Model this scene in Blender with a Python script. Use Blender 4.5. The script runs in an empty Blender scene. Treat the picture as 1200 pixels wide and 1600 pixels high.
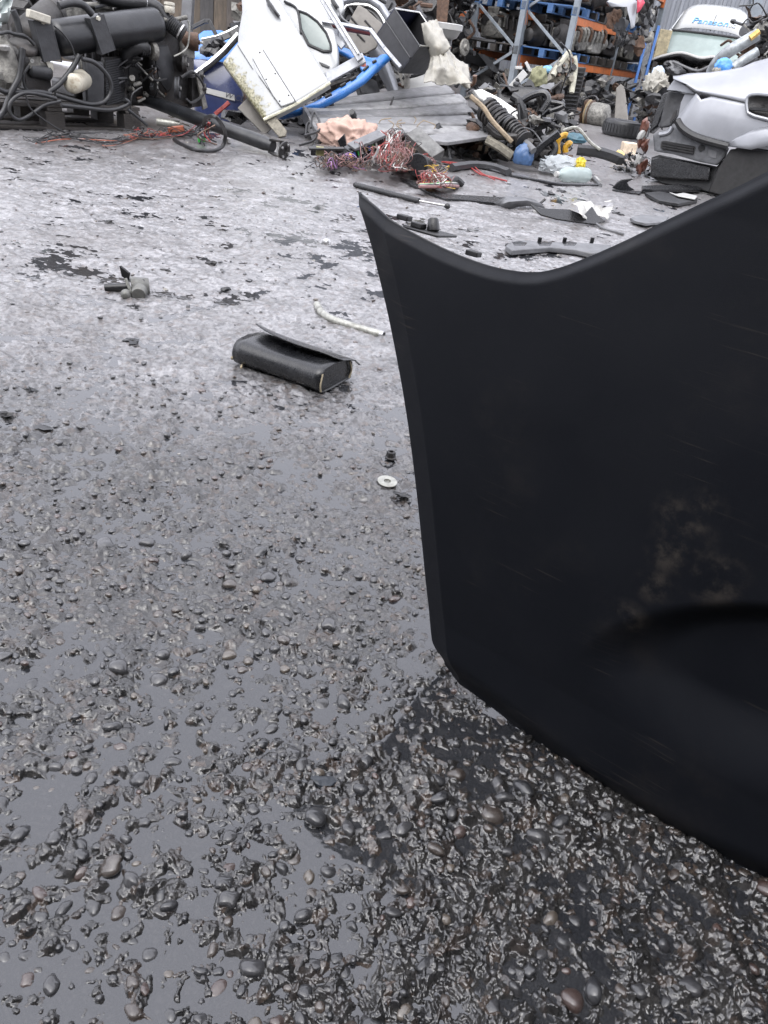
import bpy, math, random
import numpy as np
from mathutils import Vector, Matrix

# ------------------------------------------------------------------ camera, world, sun, exposure
SC = bpy.context.scene
COL = SC.collection
CAM_H, FPX = 0.75, 1200.0
PITCH, ROLL = math.radians(31.4), math.radians(8.25)
_f = np.array([0, math.cos(PITCH), -math.sin(PITCH)])
_u0 = np.array([0, math.sin(PITCH), math.cos(PITCH)])
_r0 = np.array([1.0, 0, 0])
_r = math.cos(ROLL) * _r0 + math.sin(ROLL) * _u0
_u = -math.sin(ROLL) * _r0 + math.cos(ROLL) * _u0
CAMP = np.array([0, 0, CAM_H])
cd = bpy.data.cameras.new('camera')
cam = bpy.data.objects.new('camera', cd)
COL.objects.link(cam)
M = Matrix(((_r[0], _u[0], -_f[0], 0), (_r[1], _u[1], -_f[1], 0), (_r[2], _u[2], -_f[2], CAM_H), (0, 0, 0, 1)))
cam.matrix_world = M
cd.sensor_fit = 'VERTICAL'
cd.sensor_height = 36.0
cd.lens = 36.0 * FPX / 1600.0
cd.clip_start, cd.clip_end = 0.02, 2000
SC.camera = cam

SUN_EL, SUN_AZ = math.radians(58), math.radians(200)      # behind and above the clouds, to the camera's back left
w = bpy.data.worlds.new('World')
SC.world = w
w.use_nodes = True
nt = w.node_tree
nt.nodes.clear()
sky = nt.nodes.new('ShaderNodeTexSky')
sky.sky_type = 'NISHITA'
sky.sun_disc = False
sky.sun_elevation, sky.sun_rotation = SUN_EL, SUN_AZ
sky.air_density, sky.dust_density, sky.ozone_density = 1.0, 6.0, 1.0
hs = nt.nodes.new('ShaderNodeHueSaturation')
hs.inputs['Saturation'].default_value = 0.16
mixw = nt.nodes.new('ShaderNodeMixRGB')
mixw.inputs[0].default_value = 0.6
mixw.inputs[2].default_value = (8.1, 8.2, 9.25, 1)         # even cloud layer
bg = nt.nodes.new('ShaderNodeBackground')
bg.inputs['Strength'].default_value = 0.11
wo = nt.nodes.new('ShaderNodeOutputWorld')
nt.links.new(sky.outputs[0], hs.inputs['Color'])
nt.links.new(hs.outputs[0], mixw.inputs[1])
nt.links.new(mixw.outputs[0], bg.inputs['Color'])
nt.links.new(bg.outputs[0], wo.inputs['Surface'])

sd = bpy.data.lights.new('sun', 'SUN')
sd.energy = 0.55
sd.angle = math.radians(85)
sd.color = (1.0, 0.97, 0.94)
sun = bpy.data.objects.new('sun', sd)
COL.objects.link(sun)
_sdir = Vector((math.sin(SUN_AZ) * math.cos(SUN_EL), math.cos(SUN_AZ) * math.cos(SUN_EL), math.sin(SUN_EL)))
sun.rotation_euler = _sdir.to_track_quat('Z', 'Y').to_euler()
sun.location = (0, 0, 12)
vs = SC.view_settings
vs.view_transform, vs.look, vs.gamma = 'Standard', 'None', 1
vs.use_curve_mapping = False
vs.exposure = 1.88
SC.cycles.max_bounces = 6
SC.cycles.transparent_max_bounces = 8

# ------------------------------------------------------------------ helpers
rnd = random.Random(7)
def V3(p): return np.array(p, dtype=float)
def nrm(v): v = V3(v); return v / np.linalg.norm(v)
def ray(px, py): return nrm(_f * FPX + _r * (px - 600) - _u * (py - 800))
def G(px, py, z=0.0):                      # point of the level z seen at a photo pixel
    d = ray(px, py); return CAMP + d * ((z - CAM_H) / d[2])
def Yp(px, py, y):                         # point at world distance y seen at a photo pixel
    d = ray(px, py); return CAMP + d * (y / d[1])
def PLp(px, py, p0, n):                    # point of a plane seen at a photo pixel
    d = ray(px, py); n = V3(n); return CAMP + d * (np.dot(V3(p0) - CAMP, n) / np.dot(d, n))

class Geo:
    def __init__(s): s.v = []; s.f = []
    def add(s, v, f):
        o = len(s.v); s.v.extend([tuple(map(float, p)) for p in v]); s.f.extend([tuple(i + o for i in q) for q in f]); return s
    def obox(s, p0, a, b, c):
        p0, a, b, c = V3(p0), V3(a), V3(b), V3(c)
        if np.dot(np.cross(a, b), c) < 0: a, b = b, a
        v = [p0, p0 + a, p0 + a + b, p0 + b, p0 + c, p0 + a + c, p0 + a + b + c, p0 + b + c]
        return s.add(v, [(0, 3, 2, 1), (4, 5, 6, 7), (0, 1, 5, 4), (1, 2, 6, 5), (2, 3, 7, 6), (3, 0, 4, 7)])
    def cbox(s, c, size, X=(1, 0, 0), Y=(0, 1, 0), Z=None):
        X = nrm(X); Y = V3(Y); Y = nrm(Y - X * np.dot(X, Y)); Zv = np.cross(X, Y) if Z is None else V3(Z)
        a, b, cc = X * size[0], Y * size[1], Zv * size[2]
        return s.obox(V3(c) - (a + b + cc) / 2, a, b, cc)
    def lathe(s, p, axis, prof, seg=20, ref=None):
        p = V3(p); A = nrm(axis); r = V3(ref) if ref is not None else (V3((0, 0, 1)) if abs(A[2]) < .9 else V3((1, 0, 0)))
        X = nrm(r - A * np.dot(r, A)); Yv = np.cross(A, X); v = []; f = []
        for t, rad in prof:
            for k in range(seg):
                a = 2 * math.pi * k / seg
                v.append(p + A * t + (X * math.cos(a) + Yv * math.sin(a)) * rad)
        n = len(prof)
        for i in range(n - 1):
            for k in range(seg):
                k2 = (k + 1) % seg
                f.append((i * seg + k, i * seg + k2, (i + 1) * seg + k2, (i + 1) * seg + k))
        if prof[0][1] > 1e-6: f.append(tuple(range(seg - 1, -1, -1)))
        if prof[-1][1] > 1e-6: f.append(tuple((n - 1) * seg + k for k in range(seg)))
        return s.add(v, f)
    def cyl(s, p, q, r, r2=None, seg=18, bev=0.0):
        p, q = V3(p), V3(q); L = np.linalg.norm(q - p); r2 = r if r2 is None else r2
        b = bev or min(r, r2, L) * .08
        return s.lathe(p, q - p, [(0, r - b), (b, r), (L - b, r2), (L, r2 - b)], seg)
    def tube(s, pts, r, seg=8, spl=6, r1=None, cap=True):
        P = [V3(p) for p in pts]
        if spl > 1 and len(P) > 2:
            Q = [2 * P[0] - P[1]] + P + [2 * P[-1] - P[-2]]; R = []
            for i in range(1, len(Q) - 2):
                a, b, c, d = Q[i - 1:i + 3]
                for k in range(spl):
                    t = k / spl
                    R.append(.5 * (2 * b + (c - a) * t + (2 * a - 5 * b + 4 * c - d) * t * t + (3 * b - a - 3 * c + d) * t ** 3))
            R.append(P[-1]); P = R
        n = len(P); T = [nrm(P[min(i + 1, n - 1)] - P[max(i - 1, 0)] + 1e-9) for i in range(n)]
        ref = V3((0, 0, 1)) if abs(T[0][2]) < .9 else V3((1, 0, 0)); X = nrm(ref - T[0] * np.dot(ref, T[0])); v = []; f = []
        for i in range(n):
            X = X - T[i] * np.dot(X, T[i]); X = nrm(X); Yv = np.cross(T[i], X)
            rr = r if r1 is None else r + (r1 - r) * i / (n - 1)
            for k in range(seg):
                a = 2 * math.pi * k / seg; v.append(P[i] + (X * math.cos(a) + Yv * math.sin(a)) * rr)
        for i in range(n - 1):
            for k in range(seg):
                k2 = (k + 1) % seg; f.append((i * seg + k, i * seg + k2, (i + 1) * seg + k2, (i + 1) * seg + k))
        if cap: f.append(tuple(range(seg - 1, -1, -1))); f.append(tuple((n - 1) * seg + k for k in range(seg)))
        return s.add(v, f)
    def prism(s, pts, th):                  # outline + thickness vector
        P = [V3(p) for p in pts]; th = V3(th); n = len(P); v = P + [p + th for p in P]
        N = sum((np.cross(P[i], P[(i + 1) % n]) for i in range(n)), V3((0, 0, 0)))
        f = [(i, i + n, (i + 1) % n + n, (i + 1) % n) for i in range(n)] + [tuple(range(n)), tuple(range(2 * n - 1, n - 1, -1))]
        if np.dot(N, th) > 0: f = [tuple(reversed(q)) for q in f]
        return s.add(v, f)
    def dome(s, pts, n, th, bulge=0.0, edge=.02):   # pressed panel: rounded rim, slight crown, real depth behind
        P = np.array([V3(p) for p in pts]); n = nrm(n); c = P.mean(0); m = len(P)
        R = np.linalg.norm(P - c, axis=1).mean(); e = edge / R
        rings = [(1 - e * .6, -th), (1.0, -th * .85), (1.0, -edge * .6), (1 - e * .35, -edge * .15), (1 - e, 0), (.75, bulge * .5), (.45, bulge * .85), (.2, bulge)]
        v = []; f = []
        for sc, d in rings: v.extend(list(c + (P - c) * sc + n * d))
        k = len(rings); v.append(c + n * bulge)
        N = sum((np.cross(P[i] - c, P[(i + 1) % m] - c) for i in range(m)), V3((0, 0, 0))); fl = np.dot(N, n) < 0
        for i in range(k - 1):
            for j in range(m): f.append((i * m + j, i * m + (j + 1) % m, (i + 1) * m + (j + 1) % m, (i + 1) * m + j))
        for j in range(m): f.append(((k - 1) * m + j, (k - 1) * m + (j + 1) % m, k * m))
        f.append(tuple(range(m - 1, -1, -1)))
        if fl: f = [tuple(reversed(q)) for q in f]
        return s.add(v, f)
    def grid(s, A, flip=False):             # (m,n,3) array
        m, n = A.shape[:2]; i = np.arange(m * n).reshape(m, n)
        q = np.stack([i[:-1, :-1], i[:-1, 1:], i[1:, 1:], i[1:, :-1]], -1).reshape(-1, 4)
        if flip: q = q[:, ::-1]
        return s.add(A.reshape(-1, 3), [tuple(map(int, t)) for t in q])
    def blob(s, c, r, seed=0, amp=.25, sub=2, fr=1.6, M3=None):
        v, f = ico(sub); rg = np.random.RandomState(seed); K = rg.randn(5, 3) * fr; ph = rg.rand(5) * 6.28
        d = 1 + amp * sum(np.sin(v @ K[i] + ph[i]) for i in range(5)) / 2.5
        p = v * d[:, None] * V3(r)
        if M3 is not None: p = p @ np.array(M3).T
        return s.add(p + V3(c), f)
    def helix(s, p, q, R, r, turns, seg=6):
        p, q = V3(p), V3(q); A = nrm(q - p); ref = V3((0, 0, 1)) if abs(A[2]) < .9 else V3((1, 0, 0)); X = nrm(ref - A * np.dot(ref, A)); Yv = np.cross(A, X)
        n = int(turns * 14)
        return s.tube([p + (q - p) * i / n + (X * math.cos(2 * math.pi * turns * i / n) + Yv * math.sin(2 * math.pi * turns * i / n)) * R for i in range(n + 1)], r, seg, 1)

_ICO = {}
def ico(sub):
    if sub not in _ICO:
        import bmesh
        bm = bmesh.new(); bmesh.ops.create_icosphere(bm, subdivisions=sub, radius=1)
        _ICO[sub] = (np.array([v.co[:] for v in bm.verts]), [tuple(v.index for v in f.verts) for f in bm.faces]); bm.free()
    return _ICO[sub]

W = {}
def thing(name, label, cat, loc=(0, 0, 0), group=None):
    o = bpy.data.objects.new(name, None); COL.objects.link(o); o.empty_display_size = .05
    o.location = tuple(map(float, loc)); W[o] = V3(loc); tag(o, label, cat, group); return o
def tag(o, label=None, cat=None, group=None, kind=None):
    if label: o['label'] = label
    if cat: o['category'] = cat
    if group: o['group'] = group
    if kind: o['kind'] = kind
    return o
def build(name, g, mat, parent=None, label=None, cat=None, group=None, kind=None, smooth=40, bevel=0.0, solid=0.0, uv=None):
    P = np.array(g.v); org = (P.min(0) + P.max(0)) / 2; org[2] = P[:, 2].min()
    me = bpy.data.meshes.new(name); me.from_pydata([tuple(p) for p in (P - org)], [], g.f); me.validate()
    me.materials.append(mat)
    if smooth:
        me.shade_smooth(); me.set_sharp_from_angle(angle=math.radians(smooth))
    if uv is not None:
        L = me.uv_layers.new(name='UVMap'); li = np.zeros(len(me.loops), int); me.loops.foreach_get('vertex_index', li)
        L.data.foreach_set('uv', np.array(uv)[li].astype(np.float32).ravel())
    o = bpy.data.objects.new(name, me); COL.objects.link(o)
    base = V3((0, 0, 0))
    if parent is not None: o.parent = parent; base = W[parent]
    o.location = tuple(org - base); W[o] = org
    if solid: m = o.modifiers.new('solid', 'SOLIDIFY'); m.thickness = abs(solid); m.offset = -1 if solid > 0 else 1
    if bevel: m = o.modifiers.new('bevel', 'BEVEL'); m.width = bevel; m.segments = 2; m.limit_method = 'ANGLE'
    return tag(o, label, cat, group, kind)
def copy_tree(o, parent=None):
    c = o.copy(); COL.objects.link(c); c.parent = parent
    for ch in [k for k in o.children]: copy_tree(ch, c)
    return c

# ------------------------------------------------------------------ materials
def rgb(h): return tuple(h) + (1,)
_M = {}
def mat(name, col, rough=.5, metal=0.0, var=.35, scale=18, dirt=0.0, dirtcol=(.02, .018, .016), dscale=6, bump=.15, bscale=90, ior=1.5, col2=None, dlo=.5, coat=0.0, alpha=1.0, trans=0.0, stretch=None, rvar=.15, cior=1.5, crough=.08):
    if name in _M: return _M[name]
    m = bpy.data.materials.new(name); m.use_nodes = True; t = m.node_tree; N = t.nodes; Lk = t.links.new
    b = N['Principled BSDF']; tc = N.new('ShaderNodeTexCoord'); src = tc.outputs['Object']
    if stretch:
        mp = N.new('ShaderNodeMapping'); mp.inputs['Scale'].default_value = stretch; Lk(src, mp.inputs[0]); src = mp.outputs[0]
    def noi(sc, det=5):
        n = N.new('ShaderNodeTexNoise'); n.inputs['Scale'].default_value = sc; n.inputs['Detail'].default_value = det; n.inputs['Roughness'].default_value = .6; Lk(src, n.inputs['Vector']); return n
    n1 = noi(scale); cr = N.new('ShaderNodeValToRGB'); c = np.array(col)
    c2 = np.array(col2) if col2 else np.clip(c * (1 + var), 0, .9)
    cr.color_ramp.elements[0].position, cr.color_ramp.elements[1].position = .32, .68
    cr.color_ramp.elements[0].color = rgb(c * (1 - var)); cr.color_ramp.elements[1].color = rgb(c2)
    Lk(n1.outputs['Fac'], cr.inputs[0]); co = cr.outputs[0]
    if dirt:
        n2 = noi(dscale, 8); r2 = N.new('ShaderNodeValToRGB'); r2.color_ramp.elements[0].position = dlo; r2.color_ramp.elements[1].position = min(dlo + .18, 1)
        Lk(n2.outputs['Fac'], r2.inputs[0]); ml = N.new('ShaderNodeMath'); ml.operation = 'MULTIPLY'; ml.inputs[1].default_value = dirt; Lk(r2.outputs[0], ml.inputs[0])
        mx = N.new('ShaderNodeMixRGB'); mx.inputs[2].default_value = rgb(dirtcol); Lk(ml.outputs[0], mx.inputs[0]); Lk(co, mx.inputs[1]); co = mx.outputs[0]
    Lk(co, b.inputs['Base Color'])
    mr = N.new('ShaderNodeMapRange'); mr.inputs['To Min'].default_value = max(rough - rvar, .03); mr.inputs['To Max'].default_value = min(rough + rvar, 1)
    n3 = noi(scale * 2.3); Lk(n3.outputs['Fac'], mr.inputs['Value']); Lk(mr.outputs[0], b.inputs['Roughness'])
    b.inputs['Metallic'].default_value = metal; b.inputs['IOR'].default_value = ior
    if coat: b.inputs['Coat Weight'].default_value = coat; b.inputs['Coat Roughness'].default_value = crough; b.inputs['Coat IOR'].default_value = cior
    if trans: b.inputs['Transmission Weight'].default_value = trans
    if alpha < 1: b.inputs['Alpha'].default_value = alpha
    if bump:
        n4 = noi(bscale, 6); bp = N.new('ShaderNodeBump'); bp.inputs['Strength'].default_value = bump; bp.inputs['Distance'].default_value = .01
        Lk(n4.outputs['Fac'], bp.inputs['Height']); Lk(bp.outputs[0], b.inputs['Normal'])
    _M[name] = m; return m

# ------------------------------------------------------------------ numpy noise for the ground
def _h(ix, iy, seed):
    n = (ix.astype(np.int64) * 374761393 + iy.astype(np.int64) * 668265263 + seed * 974711) & 0xffffffff
    n = ((n ^ (n >> 13)) * 1274126177) & 0xffffffff
    return ((n ^ (n >> 16)) & 0xffff) / 65535.0
def vn(x, y, s=0):
    ix, iy = np.floor(x), np.floor(y); fx, fy = x - ix, y - iy
    fx = fx * fx * fx * (fx * (fx * 6 - 15) + 10); fy = fy * fy * fy * (fy * (fy * 6 - 15) + 10)
    a, b, c, d = _h(ix, iy, s), _h(ix + 1, iy, s), _h(ix, iy + 1, s), _h(ix + 1, iy + 1, s)
    return (a + (b - a) * fx) * (1 - fy) + (c + (d - c) * fx) * fy - .5
def fbm(x, y, s=0, o=4, g=.5):
    r = 0; a = 1
    for i in range(o):
        ca, sa = math.cos(.7 * i + .3), math.sin(.7 * i + .3)
        r = r + a * vn((x * ca - y * sa) * 2 ** i + i * 17.3, (x * sa + y * ca) * 2 ** i - i * 9.1, s + i); a *= g
    return r
def lumps(x, y, cell, s, pres):             # half-buried round lumps
    X, Yc = x / cell, y / cell; ix, iy = np.floor(X), np.floor(Yc); out = np.zeros_like(x)
    for dx in (-1, 0, 1):
        for dy in (-1, 0, 1):
            cx, cy = ix + dx, iy + dy; p = _h(cx, cy, s + 5) < pres; rad = .3 + .45 * _h(cx, cy, s + 6)
            ang = 3.14 * _h(cx, cy, s + 7); ex = X - cx - _h(cx, cy, s + 1); ey = Yc - cy - _h(cx, cy, s + 2)
            a = ex * np.cos(ang) + ey * np.sin(ang); b = (-ex * np.sin(ang) + ey * np.cos(ang)) * 1.35
            q = 1 - (a * a + b * b) / (rad * rad); out = np.maximum(out, np.where(p & (q > 0), np.sqrt(np.maximum(q, 0)) * rad, 0))
    return out * cell
def sst(a, b, x): t = np.clip((x - a) / (b - a), 0, 1); return t * t * (3 - 2 * t)
def terr(v, st): q = v / st; f = np.floor(q); return (f + sst(.3, .62, q - f)) * st
def ground_h(x, y):
    r = np.hypot(x, y)
    wx, wy = x + .007 * fbm(x * 45, y * 45, 81, 2), y + .007 * fbm(x * 45, y * 45, 86, 2)
    near = 1 - .8 * sst(1.3, 2.6, y + .25 * fbm(x * 1.5, y * 1.5, 90, 2))      # exposed cobbles wear out of the slab here
    far_ = sst(2.2, 3.6, y); mud = sst(-.12, .35, x - .10 + .55 * (.62 - y) + .3 * fbm(x * 4, y * 4, 44, 3)) * (1 - sst(.75, 1.2, y))
    z = .0045 * fbm(x * 2.4, y * 2.4, 1, 3) + terr(.0085 * fbm(wx * 10, wy * 10, 7, 4, .6), .0026) * (1 - .25 * near)
    z = z + (.0022 + .0024 * near + .0034 * mud) * fbm(wx * 62, wy * 62, 13, 4, .68) * (1 - .4 * sst(3, 8, r))
    def lm(cell, sd, pr, k):                # evaluate lumps only where they count
        o = np.zeros_like(x); o[k] = lumps(wx[k], wy[k], cell, sd, pr); return o
    k1, k2 = r < 4, r < 2.4
    z = z + near * (.30 * lm(.027, 21, .38, k1) + .38 * lm(.016, 26, .45, k1) + .5 * lm(.0085, 31, .5, k2))
    z = z + (1 - near) * (.12 * lm(.030, 61, .35, r < 9) + .26 * lm(.014, 71, .42, r < 7))
    sel = (y > 1.9) & (y < 4.2) & (r < 5)                                  # worn joints in the slab hold water
    if sel.any():
        xs, ys = x[sel], y[sel]; crk = np.full(xs.shape, 9.0)
        for L_ in CRACKS:
            for (x0, y0), (x1, y1) in zip(L_[:-1], L_[1:]):
                ex, ey = x1 - x0, y1 - y0; t_ = np.clip(((xs - x0) * ex + (ys - y0) * ey) / (ex * ex + ey * ey), 0, 1); crk = np.minimum(crk, np.hypot(xs - x0 - t_ * ex, ys - y0 - t_ * ey))
        z[sel] -= .0052 * (1 - sst(.0, .032, crk + .04 * fbm(xs * 14, ys * 14, 33, 3)))
    bias = (BIAS[0] - .0016 * sst(.62, .8, y) + .0032 * sst(.95, 1.35, y)) * near + (1 - near) * (BIAS[1] + (BIAS[2] - BIAS[1]) * sst(1.8, 2.6, y) + (BIAS[3] - BIAS[2]) * sst(3, 5, y)) + BIAS[4] * mud
    return z + bias
CRACKS = [[tuple(G(*q)[:2]) for q in L_] for L_ in ([(250, 500), (330, 480), (400, 462), (430, 450)], [(470, 436), (540, 405), (590, 388)])]
BIAS = (.0000, .0036, .0036, .0040, .0030)

# ------------------------------------------------------------------ ground sheet, water, pebbles
def ground_material():
    m = bpy.data.materials.new('wet_concrete'); m.use_nodes = True; t = m.node_tree; N = t.nodes; Lk = t.links.new; b = N['Principled BSDF']
    tc = N.new('ShaderNodeTexCoord'); src = tc.outputs['Object']
    def noi(sc, det=6, ro=.6):
        n = N.new('ShaderNodeTexNoise'); n.inputs['Scale'].default_value = sc; n.inputs['Detail'].default_value = det; n.inputs['Roughness'].default_value = ro; Lk(src, n.inputs['Vector']); return n.outputs['Fac']
    def ramp(x, a, b_, ca, cb):
        r = N.new('ShaderNodeValToRGB'); r.color_ramp.elements[0].position, r.color_ramp.elements[1].position = a, b_
        r.color_ramp.elements[0].color, r.color_ramp.elements[1].color = rgb(ca), rgb(cb); Lk(x, r.inputs[0]); return r.outputs[0]
    def mix(f, a, b_):
        x = N.new('ShaderNodeMixRGB'); Lk(f, x.inputs[0]) if hasattr(f, 'links') else None
        Lk(a, x.inputs[1]); Lk(b_, x.inputs[2]); return x.outputs[0]
    base = ramp(noi(14), .35, .68, (.011, .0108, .0108), (.046, .044, .042))
    vor = N.new('ShaderNodeTexVoronoi'); vor.inputs['Scale'].default_value = 70; Lk(src, vor.inputs['Vector'])
    sep = N.new('ShaderNodeSeparateColor'); Lk(vor.outputs['Color'], sep.inputs[0])
    stone = ramp(sep.outputs[0], .2, .95, (.018, .018, .02), (.085, .06, .045))
    msk = ramp(sep.outputs[1], .62, .7, (0, 0, 0), (.55, .55, .55))
    slab = ramp(noi(9, 8, .7), .3, .7, (.10, .098, .10), (.29, .286, .292))  # concrete made paler than its own tone: sky sheen put into the colour
    wa = N.new('ShaderNodeAttribute'); wa.attribute_name = 'worn'; c = mix(wa.outputs['Fac'], slab, base)
    c = mix(msk, c, stone)
    brown = N.new('ShaderNodeRGB'); brown.outputs[0].default_value = (.036, .024, .015, 1)
    c = mix(ramp(noi(1.3, 5), .52, .68, (0, 0, 0), (.5, .5, .5)), c, brown.outputs[0])
    sp = ramp(noi(105, 4, .6), .36, .62, (.58, .58, .59), (1.22, 1.21, 1.2)); mm = N.new('ShaderNodeMixRGB'); mm.blend_type = 'MULTIPLY'; mm.inputs[0].default_value = 1; Lk(c, mm.inputs[1]); Lk(sp, mm.inputs[2]); c = mm.outputs[0]
    fl = ramp(noi(23, 12, .72), .585, .63, (0, 0, 0), (.8, .8, .8)); dk = N.new('ShaderNodeRGB'); dk.outputs[0].default_value = (.018, .016, .015, 1); c = mix(fl, c, dk.outputs[0])
    Lk(c, b.inputs['Base Color'])
    mr = N.new('ShaderNodeMapRange'); mr.inputs['To Min'].default_value = .2; mr.inputs['To Max'].default_value = .5
    Lk(noi(30, 4), mr.inputs['Value']); Lk(mr.outputs[0], b.inputs['Roughness'])
    b.inputs['IOR'].default_value = 1.5; b.inputs['Specular IOR Level'].default_value = .08
    b.inputs['Coat Weight'].default_value = 1.0; b.inputs['Coat Roughness'].default_value = .13; b.inputs['Coat IOR'].default_value = 1.6
    cr_ = N.new('ShaderNodeMapRange'); cr_.inputs['To Min'].default_value = .32; cr_.inputs['To Max'].default_value = .15; Lk(wa.outputs['Fac'], cr_.inputs['Value']); Lk(cr_.outputs[0], b.inputs['Coat Roughness'])
    b1 = N.new('ShaderNodeBump'); b1.inputs['Strength'].default_value = .9; b1.inputs['Distance'].default_value = .005; Lk(noi(140, 6, .65), b1.inputs['Height'])
    b2 = N.new('ShaderNodeBump'); b2.inputs['Strength'].default_value = .6; b2.inputs['Distance'].default_value = .0015; Lk(noi(480, 4), b2.inputs['Height']); Lk(b1.outputs[0], b2.inputs['Normal'])
    Lk(b2.outputs[0], b.inputs['Normal']); b3 = N.new('ShaderNodeBump'); b3.inputs['Strength'].default_value = .45; b3.inputs['Distance'].default_value = .003; Lk(noi(120, 3), b3.inputs['Height']); Lk(b3.outputs[0], b.inputs['Coat Normal'])
    return m
def water_material():   # silty rain film: mirror by Fresnel, half see-through below
    m = bpy.data.materials.new('puddle_water'); m.use_nodes = True; t = m.node_tree; N = t.nodes; Lk = t.links.new; N.clear()
    out = N.new('ShaderNodeOutputMaterial'); tr = N.new('ShaderNodeBsdfTransparent'); tr.inputs[0].default_value = (.62, .6, .58, 1)
    df = N.new('ShaderNodeBsdfDiffuse'); df.inputs[0].default_value = (.032, .034, .039, 1)
    m1 = N.new('ShaderNodeMixShader'); m1.inputs[0].default_value = .55; Lk(tr.outputs[0], m1.inputs[1]); Lk(df.outputs[0], m1.inputs[2])
    gl = N.new('ShaderNodeBsdfGlossy'); gl.inputs['Roughness'].default_value = .05
    tc = N.new('ShaderNodeTexCoord'); no = N.new('ShaderNodeTexNoise'); no.inputs['Scale'].default_value = 45; Lk(tc.outputs['Object'], no.inputs['Vector'])
    bp = N.new('ShaderNodeBump'); bp.inputs['Strength'].default_value = .12; bp.inputs['Distance'].default_value = .002; Lk(no.outputs['Fac'], bp.inputs['Height']); Lk(bp.outputs[0], gl.inputs['Normal'])
    fr = N.new('ShaderNodeFresnel'); fr.inputs['IOR'].default_value = 1.9
    m2 = N.new('ShaderNodeMixShader'); Lk(fr.outputs[0], m2.inputs[0]); Lk(m1.outputs[0], m2.inputs[1]); Lk(gl.outputs[0], m2.inputs[2]); Lk(m2.outputs[0], out.inputs[0])
    return m
def fast_mesh(name, P, Q, mat_, smooth=True):
    me = bpy.data.meshes.new(name); me.vertices.add(len(P)); me.vertices.foreach_set('co', P.astype(np.float32).ravel())
    k = Q.shape[1]; me.loops.add(Q.size); me.loops.foreach_set('vertex_index', Q.astype(np.int32).ravel())
    me.polygons.add(len(Q)); me.polygons.foreach_set('loop_start', np.arange(0, Q.size, k, dtype=np.int32)); me.polygons.foreach_set('loop_total', np.full(len(Q), k, np.int32))
    me.update(calc_edges=True); me.validate(); me.materials.append(mat_)
    if smooth: me.shade_smooth()
    o = bpy.data.objects.new(name, me); COL.objects.link(o); W[o] = V3((0, 0, 0)); return o
GM = ground_material()
th = np.concatenate([np.arange(-180, -60, 4.0), np.arange(-60, -42, .5), np.arange(-42, 50, .122), np.arange(50, 62, .5), np.arange(62, 180, 4.0)]) * math.pi / 180
rr = [.12]
while rr[-1] < 9: rr.append(rr[-1] * (1.0027 if .3 < rr[-1] < 1.5 else 1.0036 if rr[-1] < 5 else 1.008))
while rr[-1] < 900: rr.append(rr[-1] * 1.09)
rr = np.array(rr); TH, RR = np.meshgrid(th, rr); gx, gy = RR * np.sin(TH), RR * np.cos(TH)
gz = ground_h(gx, gy) * (1 - sst(12, 30, RR)) - .012 * sst(9, 14, RR) * 0
n, k = gx.shape; idx = np.arange(n * k).reshape(n, k); nx = np.roll(idx, -1, 1)
Q = np.stack([idx[:-1], idx[1:], nx[1:], nx[:-1]], -1).reshape(-1, 4)[:, ::-1]
P = np.stack([gx, gy, gz], -1).reshape(-1, 3)
P = np.vstack([P, [[0, 0, gz[0].mean()]]]); fan = np.stack([idx[0], nx[0], np.full(k, n * k), np.full(k, n * k)], -1)
ground = fast_mesh('ground', P, Q, GM)
g0 = Geo().lathe((0, 0, -.02), (0, 0, 1), [(0, .13), (.015, .125)], 40)
worn_sheen = np.r_[(1 - sst(.85, 2.6, gy + .8 * fbm(gx * 1.2, gy * 1.2, 90, 4)) ).ravel(), [1.0]]  # dark worn cobbles near, slab with painted-in sheen farther off
at_ = ground.data.attributes.new('worn', 'FLOAT', 'POINT'); at_.data.foreach_set('value', worn_sheen.astype(np.float32))
ground['kind'] = 'structure'; ground['label'] = 'wet rough concrete yard with worn cobbly aggregate and puddles'
wat = fast_mesh('puddle_water', np.array([[-9, -2, 0], [9, -2, 0], [9, 9, 0], [-9, 9, 0.]]), np.array([[0, 1, 2, 3]]), water_material())
wat['kind'] = 'structure'; wat['label'] = 'shallow rain water standing in the hollows of the yard'

PEB = [mat('pebble_grey', (.02, .02, .0225), .42, var=.5, scale=60, bump=.35, bscale=220, dirt=.6, dirtcol=(.05, .047, .046), dscale=60, coat=1.0, cior=1.5, crough=.12),
       mat('pebble_dark', (.012, .0125, .015), .4, var=.5, scale=50, bump=.35, bscale=200, coat=1.0, cior=1.5, crough=.12),
       mat('pebble_brown', (.04, .03, .024), .3, var=.5, scale=60, bump=.3, bscale=220, dirt=.6, dirtcol=(.045, .042, .04), dscale=50, coat=1.0, cior=1.5, crough=.12),
       mat('pebble_red', (.05, .031, .026), .3, var=.45, scale=60, bump=.3, bscale=220, dirt=.5, dirtcol=(.045, .042, .04), dscale=50, coat=1.0, cior=1.5, crough=.12),
       mat('pebble_tan', (.075, .06, .046), .33, var=.4, scale=60, bump=.3, bscale=220, dirt=.6, dirtcol=(.05, .047, .044), dscale=45, coat=1.0, cior=1.5, crough=.12)]
PW = [.46, .26, .16, .07, .05]
pm = []
for i in range(10):
    gg = Geo().blob((0, 0, 0), (1, .78 + .12 * math.sin(i * 2.1), .62 + .1 * math.cos(i * 1.7)), 100 + i, .2, 3, 1.9)
    row = []
    for mm in PEB:
        me = bpy.data.meshes.new('pebble'); me.from_pydata(gg.v, [], gg.f); me.materials.append(mm); me.shade_smooth(); row.append(me)
    pm.append(row)
prs = np.random.RandomState(5)
spots = []; cells = {}
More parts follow.
